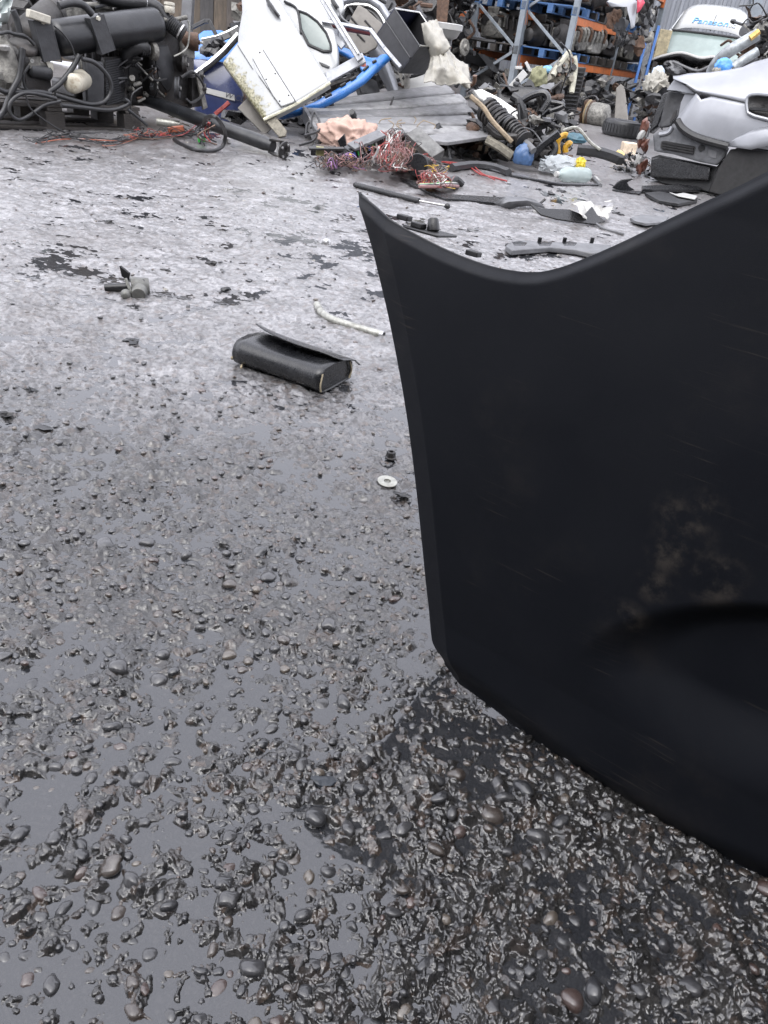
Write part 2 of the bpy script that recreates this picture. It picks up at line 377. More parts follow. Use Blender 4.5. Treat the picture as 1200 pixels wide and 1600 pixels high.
def try_spots(count, x0, x1, y0, y1, rfun, gap):
    c = 0; k = 0; cs = .03
    while c < count and k < count * 30:
        k += 1; x, y = prs.uniform(x0, x1), prs.uniform(y0, y1)
        if not -.74 < math.atan2(x, y) < .9: continue
        r = rfun(y); ix, iy = int(x // cs), int(y // cs)
        if all((x - a) ** 2 + (y - b) ** 2 > (gap * (r + q)) ** 2 for dx in (-1, 0, 1) for dy in (-1, 0, 1) for a, b, q in cells.get((ix + dx, iy + dy), ())):
            spots.append((x, y, r)); cells.setdefault((ix, iy), []).append((x, y, r)); c += 1
try_spots(520, -.6, .75, .27, 1.05, lambda y: prs.choice([.007, .0085, .0105, .013], p=[.3, .35, .25, .1]) * prs.uniform(.85, 1.2), .95)
big = len(spots)
try_spots(2600, -.7, .9, .27, 1.2, lambda y: prs.uniform(.0022, .0065), .85)
try_spots(700, -1.2, 1.2, 1.0, 1.7, lambda y: prs.uniform(.003, .0095), .9)
try_spots(700, -1.7, 1.6, 1.4, 3.6, lambda y: prs.uniform(.003, .0085), .9)
sx = np.array(spots); hz = ground_h(sx[:, 0], sx[:, 1])
order = sorted(range(len(spots)), key=lambda i: -sx[i, 2] / (sx[i, 1] + .3))
rest = Geo()
tl = [None] * 5
restg = [Geo() for _ in PEB]
for n_, i in enumerate(order):
    x, y, r = spots[i]; z = max(hz[i], -.002); mi = prs.choice(5, p=PW)
    if n_ < 300:
        o = bpy.data.objects.new('pebble', pm[prs.randint(10)][mi]); COL.objects.link(o); o.parent = ground
        o.location = (x, y, z - r * .1); o.scale = (r, r, r * prs.uniform(.75, 1.05)); o.rotation_euler = (prs.uniform(-.3, .3), prs.uniform(-.3, .3), prs.uniform(0, 6.3))
    else:
        a = prs.uniform(0, 6.3); R3 = np.array([[math.cos(a), -math.sin(a), 0], [math.sin(a), math.cos(a), 0], [0, 0, 1]])
        restg[mi].blob((x, y, z - r * .1), (r, r * prs.uniform(.65, .95), r * prs.uniform(.5, .75)), n_, .2, 2 if r > .005 else 1, 1.7, R3)
for mi, g in enumerate(restg):
    build('small_pebbles', g, PEB[mi], ground, kind='stuff', smooth=180)

gritm = [mat('grit_dark', (.01, .0095, .009), .35, coat=.5), mat('grit_brown', (.045, .032, .024), .45), mat('grit_pale', (.2, .19, .17), .5)]
gg = [Geo() for _ in gritm]
for i in range(420):
    y = prs.uniform(1.3, 6.5); x = prs.uniform(-.62, .55) * y; r = prs.uniform(.003, .009) * (.6 + y * .18); k_ = prs.choice(3, p=[.62, .25, .13]); a = prs.uniform(0, 6.3)
    R3 = np.array([[math.cos(a), -math.sin(a), 0], [math.sin(a), math.cos(a), 0], [0, 0, 1]]); z = max(float(ground_h(np.array([x]), np.array([y]))[0]), 0)
    gg[k_].blob((x, y, z + r * .1), (r, r * prs.uniform(.35, .9), r * prs.uniform(.2, .6)), 900 + i, .5, 1, 2.5, R3)
for k_, g in enumerate(gg): build('scattered_grit', g, gritm[k_], ground, kind='stuff', smooth=30)

# ------------------------------------------------------------------ black bumper in the foreground
def bumper():
    pl = G(694, 1032, .055); pr = G(1200, 1385, .006)
    U = nrm((pr - pl) * (1, 1, 0)); Zv = V3((0, 0, 1)); n = np.cross(U, Zv); n = n / np.linalg.norm(n)
    if np.dot(n, CAMP - pl) < 0: n = -n
    lean = .10; n = nrm(n + lean * Zv); Vv = nrm(Zv - n * np.dot(n, Zv))          # leans back a little
    def uvp(px, py, o=0.0): p = PLp(px, py, pl + n * o, n) - pl; return np.array([np.dot(p, U), np.dot(p, Vv)])
    left = [(562, 301), (572, 335), (588, 390), (604, 450), (620, 520), (636, 600), (648, 680), (657, 760), (663, 840), (668, 920), (672, 970), (679, 1003), (693, 1032)]
    bot = [(693, 1032), (720, 1060), (770, 1102), (830, 1150), (880, 1190), (940, 1232), (1000, 1270), (1100, 1325), (1200, 1372)]
    top = [(562, 301), (580, 318), (620, 348), (680, 380), (730, 402), (780, 418), (830, 425), (870, 420), (920, 402), (980, 375), (1040, 345), (1100, 316), (1150, 293), (1200, 268)]
    def curve(px, n_, ext=None, offs=(0, 0, 0)):
        m_ = len(px); a = np.array([uvp(*q, offs[1] + (offs[0] - offs[1]) * max(0, 1 - i / 1.5) + (offs[2] - offs[1]) * max(0, 1 - (m_ - 1 - i) / 1.5)) for i, q in enumerate(px)])
        if ext: a = np.vstack([a, a[-1] + (a[-1] - a[-2]) / np.linalg.norm(a[-1] - a[-2]) * ext * .5 + [0, 0], a[-1] + np.array([ext, (a[-1] - a[-2])[1] / (a[-1] - a[-2])[0] * ext * .45])])
        d = np.r_[0, np.cumsum(np.linalg.norm(np.diff(a, axis=0), axis=1))]; t = np.linspace(0, d[-1], n_)
        # Catmull-Rom resampling
        out = []
        for tt in t:
            i = min(max(np.searchsorted(d, tt) - 1, 0), len(a) - 2); s = (tt - d[i]) / (d[i + 1] - d[i])
            p0, p1, p2, p3 = a[max(i - 1, 0)], a[i], a[i + 1], a[min(i + 2, len(a) - 1)]
            out.append(.5 * (2 * p1 + (p2 - p0) * s + (2 * p0 - 5 * p1 + 4 * p2 - p3) * s * s + (3 * p1 - p0 - 3 * p2 + p3) * s ** 3))
        return np.array(out)
    nu, nv = 300, 260
    Lc, Bc, Tc = curve(left, nv, None, (-.039, -.029, -.045)), curve(bot, nu, .30, (-.045, -.024, -.024)), curve(top, nu, .30, (-.039, -.01, -.01))
    Rc = np.linspace(Tc[-1], Bc[-1], nv)
    s = np.linspace(0, 1, nu)[None, :, None]; t = np.linspace(0, 1, nv)[:, None, None]
    A = (1 - s) * Lc[:, None] + s * Rc[:, None] + (1 - t) * Tc[None] + t * Bc[None] - ((1 - s) * (1 - t) * Tc[0] + s * (1 - t) * Tc[-1] + (1 - s) * t * Lc[-1] + s * t * Bc[-1])
    u, v = A[..., 0], A[..., 1]
    def dist(C):
        d = np.full(u.shape, 9.0)
        for i in range(0, len(C) - 1, 3):
            p, q = C[i], C[min(i + 3, len(C) - 1)]; e = q - p; L2 = e @ e + 1e-12; tt = np.clip(((u - p[0]) * e[0] + (v - p[1]) * e[1]) / L2, 0, 1)
            d = np.minimum(d, np.hypot(u - p[0] - tt * e[0], v - p[1] - tt * e[1]))
        return d
    dl, dt, db = dist(Lc), dist(Tc), dist(Bc)
    wid = .042
    off = -.55 * np.maximum(0, wid - dl) * sst(0, .0025, np.maximum(0, wid - dl) + .0005)     # bevelled strip along the wheel-arch side
    off -= .010 * (1 - sst(0, .012, dt)) + .006 * (1 - sst(0, .006, dl)) + .018 * (1 - sst(0, .05, db)) ** 1.5
    off += .012 * np.sin(np.clip((v - .05) / .55, 0, 1) * math.pi)
    Xb = pl + u[..., None] * U + v[..., None] * Vv + off[..., None] * n - CAMP        # where the moulded recess sits on the face
    zc = Xb @ _f; qx = 600 + FPX * (Xb @ _r) / zc; qy = 800 - FPX * (Xb @ _u) / zc
    ex = np.abs(qx - 1245) / 352; dy = (qy - (1042 + .17 * (qx - 893))) / 156; ey = np.sqrt(dy * dy + .004) - .063
    er = (ex ** 1.9 + np.abs(dy) ** 1.7) ** .56; soft = .56 + .26 * np.tanh(dy / .3)
    off -= .026 * (1 - sst(1 - soft, 1.0, er))
    off += .0022 * (fbm(u * 7, v * 7, 3, 2))
    X = pl + u[..., None] * U + v[..., None] * Vv + off[..., None] * n
    root = thing('bumper', 'large black textured plastic vehicle bumper corner standing in the right foreground', 'bumper', (pr + pl) / 2 * (1, 1, 0))
    g = Geo().grid(X)
    fn = np.cross(X[100, 101] - X[100, 100], X[101, 100] - X[100, 100])
    if np.dot(fn, n) < 0: g = Geo().grid(X, True)
    o = build('bumper_shell', g, bumper_material(uvp), root, smooth=55, solid=.0035, uv=np.stack([u, v], -1).reshape(-1, 2))
    # inward flange along the top edge, clip lugs and the mounting tab behind it
    top3 = X[0]; fl = np.stack([top3 + n * -.0042, top3 + n * -.012 - Vv * .002, top3 + n * -.024 - Vv * .007], 0)
    build('top_flange', Geo().grid(fl[:, ::3]), PLASTIC, root, smooth=60, solid=.0025)
    b0 = PLp(672, 362, pl - n * .04, n)
    g = Geo(); g.cbox(b0, (.05, .045, .003), U, n); build('mounting_tab', g, PLASTIC, root, bevel=.001)
    g = Geo().cyl(PLp(677, 362, pl - n * .04, n), PLp(677, 340, pl - n * .04, n), .0078, .0062, 14, .002); build('locating_peg', g, PLASTIC, root)
    for q in ((632, 340), (654, 352), (740, 396)):
        p = PLp(q[0], q[1], pl - n * .03, n); build('clip_lug', Geo().cbox(p, (.016, .012, .006), U, n), PLASTIC, root, bevel=.001)
    return root
def bumper_material(uvp):
    m = bpy.data.materials.new('bumper_plastic'); m.use_nodes = True; t = m.node_tree; N = t.nodes; Lk = t.links.new; b = N['Principled BSDF']
    uv = N.new('ShaderNodeUVMap').outputs[0]
    def noi(sc, det=6, ro=.6, vec=None):
        x = N.new('ShaderNodeTexNoise'); x.inputs['Scale'].default_value = sc; x.inputs['Detail'].default_value = det; x.inputs['Roughness'].default_value = ro; Lk(vec or uv, x.inputs['Vector']); return x.outputs['Fac']
    def ramp(x, a, c, lo=0., hi=1.):
        r = N.new('ShaderNodeMapRange'); r.interpolation_type = 'SMOOTHSTEP'; r.inputs['From Min'].default_value, r.inputs['From Max'].default_value = a, c; r.inputs['To Min'].default_value, r.inputs['To Max'].default_value = lo, hi; Lk(x, r.inputs['Value']); return r.outputs[0]
    def math_(op, a, c):
        x = N.new('ShaderNodeMath'); x.operation = op
        for i, q in enumerate((a, c)):
            if isinstance(q, (int, float)): x.inputs[i].default_value = q
            else: Lk(q, x.inputs[i])
        return x.outputs[0]
    # dried mud smear: blobs round three marks, broken up by noise
    mask = None
    for (px, py, r) in ((1060, 800, .032), (1105, 790, .028), (1050, 860, .035), (1075, 830, .04), (1030, 910, .03), (985, 965, .032), (1120, 900, .045)):
        c = uvp(px, py); vm = N.new('ShaderNodeVectorMath'); vm.operation = 'DISTANCE'; Lk(uv, vm.inputs[0]); vm.inputs[1].default_value = (c[0], c[1], 0)
        k = ramp(vm.outputs['Value'], r, r * .2); mask = k if mask is None else math_('MAXIMUM', mask, k)
    smear = math_('MULTIPLY', mask, ramp(noi(26, 9, .68), .45, .66)); smear = math_('MULTIPLY', smear, .34)
    dust = math_('MULTIPLY', ramp(noi(5, 8, .7), .5, .75), .10)
    mp = N.new('ShaderNodeMapping'); mp.inputs['Rotation'].default_value = (0, 0, .6); mp.inputs['Scale'].default_value = (3, 120, 1); Lk(uv, mp.inputs[0])
    scr = math_('MULTIPLY', ramp(noi(3, 3, .5, mp.outputs[0]), .60, .68), ramp(noi(6, 3), .5, .6)); scr = math_('MULTIPLY', scr, .17)
    f = math_('MAXIMUM', math_('MAXIMUM', smear, dust), scr)
    mx = N.new('ShaderNodeMixRGB'); mx.inputs[1].default_value = (.0036, .0045, .0070, 1); mx.inputs[2].default_value = (.085, .072, .058, 1); Lk(f, mx.inputs[0]); Lk(mx.outputs[0], b.inputs['Base Color'])
    Lk(ramp(noi(9, 5), .3, .7, .52, .7), b.inputs['Roughness']); b.inputs['IOR'].default_value = 1.28
    v = N.new('ShaderNodeTexVoronoi'); v.inputs['Scale'].default_value = 1500; Lk(uv, v.inputs['Vector'])
    bp = N.new('ShaderNodeBump'); bp.inputs['Strength'].default_value = .12; bp.inputs['Distance'].default_value = .0006; Lk(v.outputs['Distance'], bp.inputs['Height']); Lk(bp.outputs[0], b.inputs['Normal'])
    return m
PLASTIC = mat('black_plastic', (.009, .009, .010), .42, var=.4, scale=30, dirt=.4, dirtcol=(.024, .022, .02), dscale=14, bump=.1)
bumper()

# ------------------------------------------------------------------ things lying on the open yard
LEATHER = mat('black_leather', (.009, .0095, .011), .28, var=.4, scale=40, bump=.08, bscale=200, dirt=.3, dirtcol=(0.025, 0.024, 0.022), dscale=20)
CREAM = mat('cream_lining', (.34, .29, .2), .7, var=.3, bump=.2)
STEEL = mat('dull_steel', (.42, .42, .42), .38, .75, var=.35, scale=40, dirt=.6, dirtcol=(.06, .045, .035), dscale=18)
ZINC = mat('pale_zinc', (.32, .32, .29), .45, .5, var=.3, scale=50, dirt=.6, dirtcol=(.07, .065, .055), dscale=30)
ALU = mat('cast_alloy', (.34, .335, .32), .5, .45, var=.4, scale=25, dirt=.75, dirtcol=(.05, .045, .04), dscale=16, bump=.4)
IRON = mat('oily_iron', (.022, .021, .021), .4, .25, var=.5, scale=20, dirt=.5, dirtcol=(0.030, 0.022, 0.017), dscale=9, bump=.35)
RUST = mat('rusty_iron', (.075, .042, .026), .65, .2, var=.5, scale=20, dirt=.6, dirtcol=(.02, .018, .017), dscale=9, bump=.4)
RUBBER = mat('black_rubber', (.016, .0165, .018), .42, var=.4, scale=30, dirt=.35, dirtcol=(0.025, 0.024, 0.023), dscale=12)
GLOSSBLK = mat('black_gloss_plastic', (.011, .0115, .013), .25, var=.4, scale=20, dirt=.4, dirtcol=(0.020, 0.018, 0.018), dscale=8)
GREYPL = mat('grey_plastic', (.11, .112, .118), .45, var=.3, scale=20, dirt=.4, dscale=10)
WHITEPL = mat('white_plastic', (.36, .36, .35), .4, var=.12, scale=10, dirt=.35, dirtcol=(.2, .19, .17), dscale=10)

def bag():
    O = G(497, 622); L = G(375, 578); ux = nrm((L - O) * (1, 1, 0)); uy = np.array([-ux[1], ux[0], 0]); 
    if uy[1] < 0: uy = -uy
    Ln, D, Hh = .262, .145, .068; z0 = .006
    root = thing('leather_case', 'black leather document case lying on wet ground with its flap ajar', 'case', O)
    def P(a, b, c): return O + ux * a + uy * b + V3((0, 0, z0 + c))
    prof = []
    for k in range(9):   # rounded near edge
        a = -math.pi / 2 - math.pi * k / 8; prof.append((.028 + .028 * math.cos(a) * 1.0, Hh / 2 - .002 + (Hh / 2 - .002) * math.sin(a)))
    prof += [(.06, Hh * .985), (.10, Hh * .93), (.125, Hh * .86), (D, Hh * .72), (D + .006, Hh * .4), (D, .004), (.06, 0)]
    n = len(prof); rows = 14; A = np.zeros((rows, n + 1, 3))
    for i in range(rows):
        s = i / (rows - 1); sag = 1 - .06 * math.sin(s * 3.1)
        for j in range(n + 1):
            b, c = prof[j % n]; A[i, j] = P(s * Ln, b + .003 * math.sin(s * 5), c * sag)
    build('body_wrap', Geo().grid(A), LEATHER, root, smooth=60, solid=.003)
    for a0, nm in ((.004, 'end_panel'), (Ln - .004, 'end_panel')):
        pts = [P(a0, b * .93 + .004, c * .93 + .002) for b, c in prof]
        build(nm, Geo().prism(pts, ux * .004), LEATHER, root, smooth=30)
    for b_ in (.004, D - .004):
        g = Geo().tube([P(-.0012, b_ + (.004 if b_ < .05 else -.006), .008), P(-.0016, b_ + (-.001 if b_ < .05 else .002), Hh * .4), P(-.0012, b_ + (.006 if b_ < .05 else -.01), Hh * .78)], .0022, 6, 4)
        build('lining_edge', g, CREAM, root)
    m, q = 15, 12; A = np.zeros((m, q, 3))
    for i in range(m):
        s = i / (m - 1)
        for j in range(q):
            t = j / (q - 1); a = -.012 + s * (Ln + .006); b = D + .002 - t * (.098 - .03 * (abs(s - .5) * 2) ** 2.2)
            c = Hh * .74 + .030 * t ** .8 + .010 * s * t - .010 * math.exp(-((s - 0) / .12) ** 2) * t
            A[i, j] = P(a, b, c)
    build('flap', Geo().grid(A), LEATHER, root, smooth=60, solid=.003)
    g = Geo().tube([P(-.012, D - .004, Hh * .80), P(-.022, D - .012, Hh * .81), P(-.030, D - .016, Hh * .79)], .0022, 6, 3); build('clasp_strap', g, LEATHER, root)
    g = Geo().tube([P(Ln + .002, .0, .02), P(Ln + .008, .01, .012), P(Ln + .004, .05, .006), P(Ln - .03, -.004, .003)], .0032, 6, 5); build('piping', g, CREAM, root)
bag()

pts = [(495, 476), (503, 489), (519, 499), (545, 508), (572, 516), (596, 523)]
P3 = [G(x, y, .012) for x, y in pts]
root = thing('bent_pipe', 'pale grey bent metal pipe lying behind the leather case', 'pipe', P3[2] * (1, 1, 0))
build('pipe_body', Geo().tube(P3, .0115, 14, 8), ZINC, root)
d = nrm(P3[-1] - P3[-2])
build('end_collar', Geo().lathe(P3[-1] - d * .004, d, [(0, .0125), (.012, .0128), (.012, .009), (.002, .008)], 14), STEEL, root)

CASTD = mat('dirty_zinc', (.13, .13, .12), .45, .4, var=.3, scale=60, dirt=.6, dirtcol=(.05, .045, .04), dscale=40)
def part_cast():
    c = G(205, 462); root = thing('brake_valve', 'small dirty alloy casting with a lever and black spigot on the yard', 'car part', c)
    X = nrm((1, .12, 0)); Yv = nrm((-.12, 1, 0)); Z = V3((0, 0, 1))
    def P(a, b, z): return c + (X * a + Yv * b + Z * z) * .64
    g = Geo().cyl(P(-.005, .03, .035), P(.075, .05, .04), .028, .024, 16); build('housing', g, CASTD, root)
    g = Geo().cyl(P(.04, .0, .03), P(.045, -.045, .022), .024, .021, 14); build('outlet', g, CASTD, root)
    g = Geo().cyl(P(-.02, .03, .03), P(-.125, .02, .018), .014, .011, 12); build('spigot', g, PLASTIC, root)
    g = Geo().prism([P(-.03, .0, .075), P(-.018, .0, .08), P(.024, -.04, .01), P(.014, -.045, 0)], Yv * .008); build('lever', g, CASTD, root, bevel=.001)
    g = Geo().blob(P(-.012, -.045, .016), (.017, .017, .017), 3, .05, 2); build('ball_end', g, CASTD, root)
    g = Geo().prism([P(-.06, .05, .12), P(-.02, .05, .09), P(-.03, .06, .05), P(-.055, .06, .07)], (.004, .006, 0)); build('tab', g, PLASTIC, root)
    for a in (.015, .05): build('bolt_hole', Geo().cyl(P(a, .025, .066), P(a, .022, .0695), .007, seg=8), IRON, root)
part_cast()

c = G(610, 716, .004); root = thing('flange_nut', 'dark steel flange nut standing on the wet concrete above the washer', 'nut', c)
build('flange', Geo().lathe(c + (0, 0, .001), (0, 0, 1), [(0, .0118), (.0025, .0122), (.0035, .0105)], 22), IRON, root)
g = Geo().lathe(c + (0, 0, .0035), (0, 0, 1), [(0, .0098), (.011, .0098), (.0125, .0088), (.0125, .0052), (.004, .005)], 6); build('hex_body', g, IRON, root, smooth=20)
c = G(605, 753, .010)
g = Geo().lathe(c, nrm((.05, -.08, 1)), [(0, .0195), (.0022, .0197), (.0026, .0190), (.0026, .0072), (0, .0068), (0, .0195)], 32)
build('washer', g, ZINC, label='pale flat steel washer lying near the edge of the bumper', cat='washer', smooth=30)
c = G(628, 775, .009); g = Geo().blob(c, (.014, .009, .007), 9, .45, 3, 3.2); build('plastic_shard', g, GLOSSBLK, label='small torn black plastic shard just below the washer', cat='debris', smooth=30)

# scattered little bits
def bit(px, py, r, seed, m, label, name='debris_chip', amp=.5, fl=.5):
    c = G(px, py, r * fl * .5); g = Geo().blob(c, (r, r * .7, r * fl), seed, amp, 2, 3)
    build(name, g, m, label=label, cat='debris', smooth=30)
bit(207, 534, .018, 1, GLOSSBLK, 'black torn rubber crumb on the concrete left of the case')
bit(9, 650, .014, 2, IRON, 'dark lump in the puddle at the left edge')
bit(46, 611, .014, 3, GLOSSBLK, 'black flake at the puddle edge near the left side')
bit(68, 668, .016, 4, RUBBER, 'thin black scrap lying flat on the left, below the puddle', fl=.25)
bit(259, 424, .018, 5, IRON, 'dark nut-sized lump beside the dark stain behind the alloy casting')
bit(330, 413, .020, 6, IRON, 'small dark lump on the stain right of the alloy casting')
bit(352, 452, .015, 7, GLOSSBLK, 'small black crumb between the alloy casting and the pipe')
bit(510, 378, .02, 8, STEEL, 'little round metal cap lying on the pale sheen of the yard', fl=.8, amp=.1)
bit(505, 1222, .012, 9, mat('slate_blue', (.022, .027, .034), .35), 'flat dark slate chip among the near cobbles', fl=.35)
bit(170, 348, .016, 10, IRON, 'single dark speck of scrap on the bright wet area')
bit(598, 505, .011, 11, IRON, 'dark pebble-like crumb at the end of the bent pipe')

# long trims, struts and shields lying between the bumper and the scrap heap
def flat(name, px, label, m, z=.012, th=.012, cat='trim', tilt=(0, 0, 0), parts=None):
    c = np.mean([G(x, y, z) for x, y in px], 0); n = nrm(V3((tilt[0], tilt[1], 1)))
    p = [PLp(x, y, c, n) for x, y in px]
    return build(name, Geo().prism(p, -n * th), m, label=label, cat=cat, bevel=.002)
a, b = G(556, 289, .02), G(655, 314, .02); e = G(699, 322, .02)
root = thing('gas_strut', 'black gas strut with thin rod lying behind the bumper tip', 'strut', (a + e) / 2 * (1, 1, 0))
build('strut_tube', Geo().cyl(a, b, .016, seg=12), GLOSSBLK, root); build('strut_rod', Geo().cyl(b, e, .006, seg=10), STEEL, root)
build('ball_socket', Geo().blob(e, (.018, .015, .015), 2, .1, 2), PLASTIC, root); build('ball_socket', Geo().blob(a, (.018, .015, .015), 3, .1, 2), PLASTIC, root)
flat('door_trim', [(625, 277), (640, 281), (700, 303), (770, 307), (800, 309), (830, 316), (790, 318), (720, 311), (695, 310), (640, 287)], 'long thin black trim strip running beside the wiring', GLOSSBLK, .02, .014)
root = thing('mudflap', 'curled grey and black plastic flap right of the trim strip', 'car part', G(800, 322))
A = np.array([[G(x, y, z) for x, y, z in r] for r in ([(772, 318, .02), (790, 310, .05), (815, 309, .05), (835, 314, .03)], [(780, 322, .01), (795, 316, .045), (822, 314, .05), (845, 320, .02)], [(795, 327, .005), (808, 322, .02), (830, 321, .02), (850, 325, .005)])])
build('flap_sheet', Geo().grid(A), GREYPL, root, smooth=50, solid=.008)
build('hook', Geo().tube([G(838, 322, .01), G(846, 316, .03), G(852, 311, .05)], .008, 6, 3), PLASTIC, root)

def shield():
    FOIL = mat('crinkled_foil', (.55, .54, .50), .38, .85, var=.2, scale=30, bump=.9, bscale=130, dirt=.4, dirtcol=(.12, .1, .07), dscale=8)
    root = thing('heat_shield', 'black torn undertray with crinkled foil heat shield lying behind the bumper', 'heat shield', G(890, 345))
    pts = [(828, 318), (845, 325), (890, 327), (912, 336), (925, 322), (934, 336), (946, 345), (930, 350), (905, 347), (870, 342), (845, 335)]
    c = G(890, 342, .03); n = nrm((.1, -.55, .8)); p = [PLp(x, y, c, n) for x, y in pts]
    build('tray', Geo().prism(p, -n * .01), GLOSSBLK, root, bevel=.002)
    u = np.linspace(0, 1, 14); A = np.zeros((9, 14, 3)); rg = np.random.RandomState(4)
    tl_, tr_, bl_, br_ = G(893, 320, .09), G(962, 319, .08), G(905, 334, .07), G(948, 347, .012)
    for i in range(9):
        t = i / 8
        for j in range(14):
            s = u[j]; A[i, j] = (tl_ * (1 - s) + tr_ * s) * (1 - t) + (bl_ * (1 - s) + br_ * s) * t + rg.randn(3) * .004 + V3((0, 0, .02 * math.sin(s * 6 + t * 3)))
    build('foil_sheet', Geo().grid(A), FOIL, root, smooth=25, solid=.0015)
    build('white_clip', Geo().cbox(G(842, 333, .03), (.07, .01, .012), (1, -.5, -.1)), WHITEPL, root, bevel=.002)
    build('grey_strap', Geo().tube([G(932, 350, .02), G(945, 358, .012), G(975, 366, .01)], .008, 6, 3), GREYPL, root)
shield()
def clip_trim():
    root = thing('clip_rail', 'dark grey moulded rail with clip tabs showing above the bumper scoop', 'trim', G(860, 385))
    pts = [(790, 384), (798, 377), (820, 375), (850, 378), (885, 378), (925, 380), (955, 383), (950, 392), (925, 396), (900, 390), (860, 386), (835, 388), (800, 391)]
    p = [G(x, y, .03) for x, y in pts]; build('rail', Geo().prism(p, (0, 0, -.024)), GREYPL, root, bevel=.004)
    for x in (812, 851, 890): build('black_pad', Geo().dome([G(x - 12, 378, .031), G(x, 376.5, .031), G(x + 12, 379, .031), G(x + 8, 384, .031), G(x - 8, 384, .031)], (0, 0, 1), .003, .002, .002), GLOSSBLK, root)
    for x in (843, 882, 925): build('clip_tab', Geo().cbox(G(x, 376, .036), (.018, .012, .03), (1, .1, 0)), GLOSSBLK, root, bevel=.002)
    build('rubber_nose', Geo().blob(G(795, 384, .02), (.018, .018, .012), 4, .2, 2), RUBBER, root)
clip_trim()
flat('grey_trim', [(985, 340), (1000, 335), (1045, 338), (1040, 346), (1010, 349), (992, 345)], 'smooth grey plastic strip partly hidden behind the bumper edge', GREYPL, .03, .015)
flat('sill_strip', [(1003, 290), (1060, 288), (1096, 291), (1095, 296), (1050, 296), (1004, 295)], 'straight dark strip lying in front of the silver car', GLOSSBLK, .04, .02)
A_ = [(1008, 301), (1030, 299), (1055, 303), (1088, 308), (1090, 313), (1060, 318), (1030, 313)]
flat('torn_liner', A_, 'torn black liner under the silver car corner', RUBBER, .03, .02)
flat('liner_flake', [(1046, 300), (1056, 303), (1068, 301), (1090, 306), (1086, 311), (1060, 306)], 'pale flake resting on the torn black liner', WHITEPL, .045, .006, 'debris')
root = thing('fin_bracket', 'black fin shaped plastic bracket on a flat foot', 'bracket', G(975, 295))
c = G(975, 294, .02); pf = [PLp(x, y, c, (0, -1, .1)) for x, y in [(957, 294), (965, 285), (972, 281), (988, 279), (988, 281), (980, 285), (983, 291), (992, 297), (975, 300)]]
build('fin', Geo().prism(pf, (0, .02, 0)), GLOSSBLK, root, bevel=.002)
build('foot', Geo().prism([G(957, 296, .012), G(985, 298, .012), G(1006, 299, .012), G(1000, 303, .012), G(965, 299, .012)], (0, 0, -.01)), GLOSSBLK, root)
for i, (x, y, r, m) in enumerate([(878, 299, .03, 'c'), (861, 302, .03, 'd'), (952, 316, .035, 'e'), (742, 361, .03, 'f'), (966, 335, .03, 'g'), (780, 330, .02, 'h'), (590, 268, .03, 'i'), (985, 268, .04, 'j'), (996, 240, .05, 'k'), (965, 262, .05, 'l'), (930, 280, .05, 'm'), (905, 288, .03, 'n')]):
    mm = [PLASTIC, IRON, WHITEPL, GREYPL][i % 4]
    bit(x, y, r, 40 + i, mm, ['dark shard below the plastic bottle', 'rusty crumb on the yard below the plastic bottle', 'pale flake left of the torn liner', 'grey sliver behind the bumper scoop', 'dark flake right of the foil shield', 'dark crumb left of the torn undertray', 'pale chip left of the wiring heap', 'grey offcut beside the fin bracket', 'dark scrap near the car corner', 'dark lump on wet ground before the black board', 'pale scrap right of the bottle', 'grey scrap by the bottle foot'][i], amp=.6, fl=.3)

# ------------------------------------------------------------------ lorry engine and tank heap on a pallet, left
EO = V3((-2.24, 5.48, 0)); EU = nrm((.63, .77, 0)); EW = nrm((-.77, .63, 0)); EN = -EW; ZZ = V3((0, 0, 1))
def E(px, py, d=0.0): return PLp(px, py, EO + EW * d, EN)
def Eu(a, d, z): return EO + EU * a + EW * d + ZZ * z
TANKBLK = mat('tank_black_paint', (.011, .012, .014), .33, var=.4, scale=10, dirt=.45, dirtcol=(.03, .029, .028), dscale=5)
PALLETW = mat('oily_pallet_wood', (.028, .024, .021), .6, var=.5, scale=30, bump=.5, bscale=60, stretch=(1, 1, 6), dirt=.5, dirtcol=(.06, .05, .04))
DKGREY = mat('dark_grey_paint', (.028, .029, .032), .5, var=.4, scale=20, dirt=.5, dscale=10)
DUSTY = mat('dusty_dark_drum', (.042, .04, .039), .6, var=.4, scale=14, dirt=.4, dirtcol=(.09, .07, .055), dscale=7)
FILTER = mat('stained_white_filter', (.46, .43, .35), .45, var=.15, scale=10, dirt=.7, dirtcol=(.16, .11, .06), dscale=22)
CASTG = mat('grimy_alloy_casting', (.16, .155, .14), .55, .3, var=.5, scale=22, dirt=.7, dirtcol=(.02, .019, .018), dscale=12, bump=.5)
PALEBR = mat('pale_bracket', (.42, .40, .34), .5, .2, var=.25, dirt=.5, dirtcol=(.12, .1, .08), dscale=14)
ORANGEW = mat('orange_wire', (.24, .07, .035), .45, var=.2); REDW = mat('red_wire', (.24, .032, .03), .4, var=.2); PINKW = mat('pink_wire', (.22, .12, .115), .45, var=.25)
GREENW = mat('green_wire', (.03, .35, .05), .4, var=.2); WHITEW = mat('white_wire', (.5, .5, .48), .45, var=.2); BROWNW = mat('brown_wire', (.10, .055, .035), .5, var=.3)
YELW = mat('yellow_wire', (.6, .38, .05), .4, var=.2); BLUEW = mat('blue_wire', (.06, .12, .35), .4, var=.2); PURPW = mat('purple_wire', (.2, .1, .22), .4, var=.2); BLACKW = mat('black_wire', (.014, .014, .015), .4, var=.3)

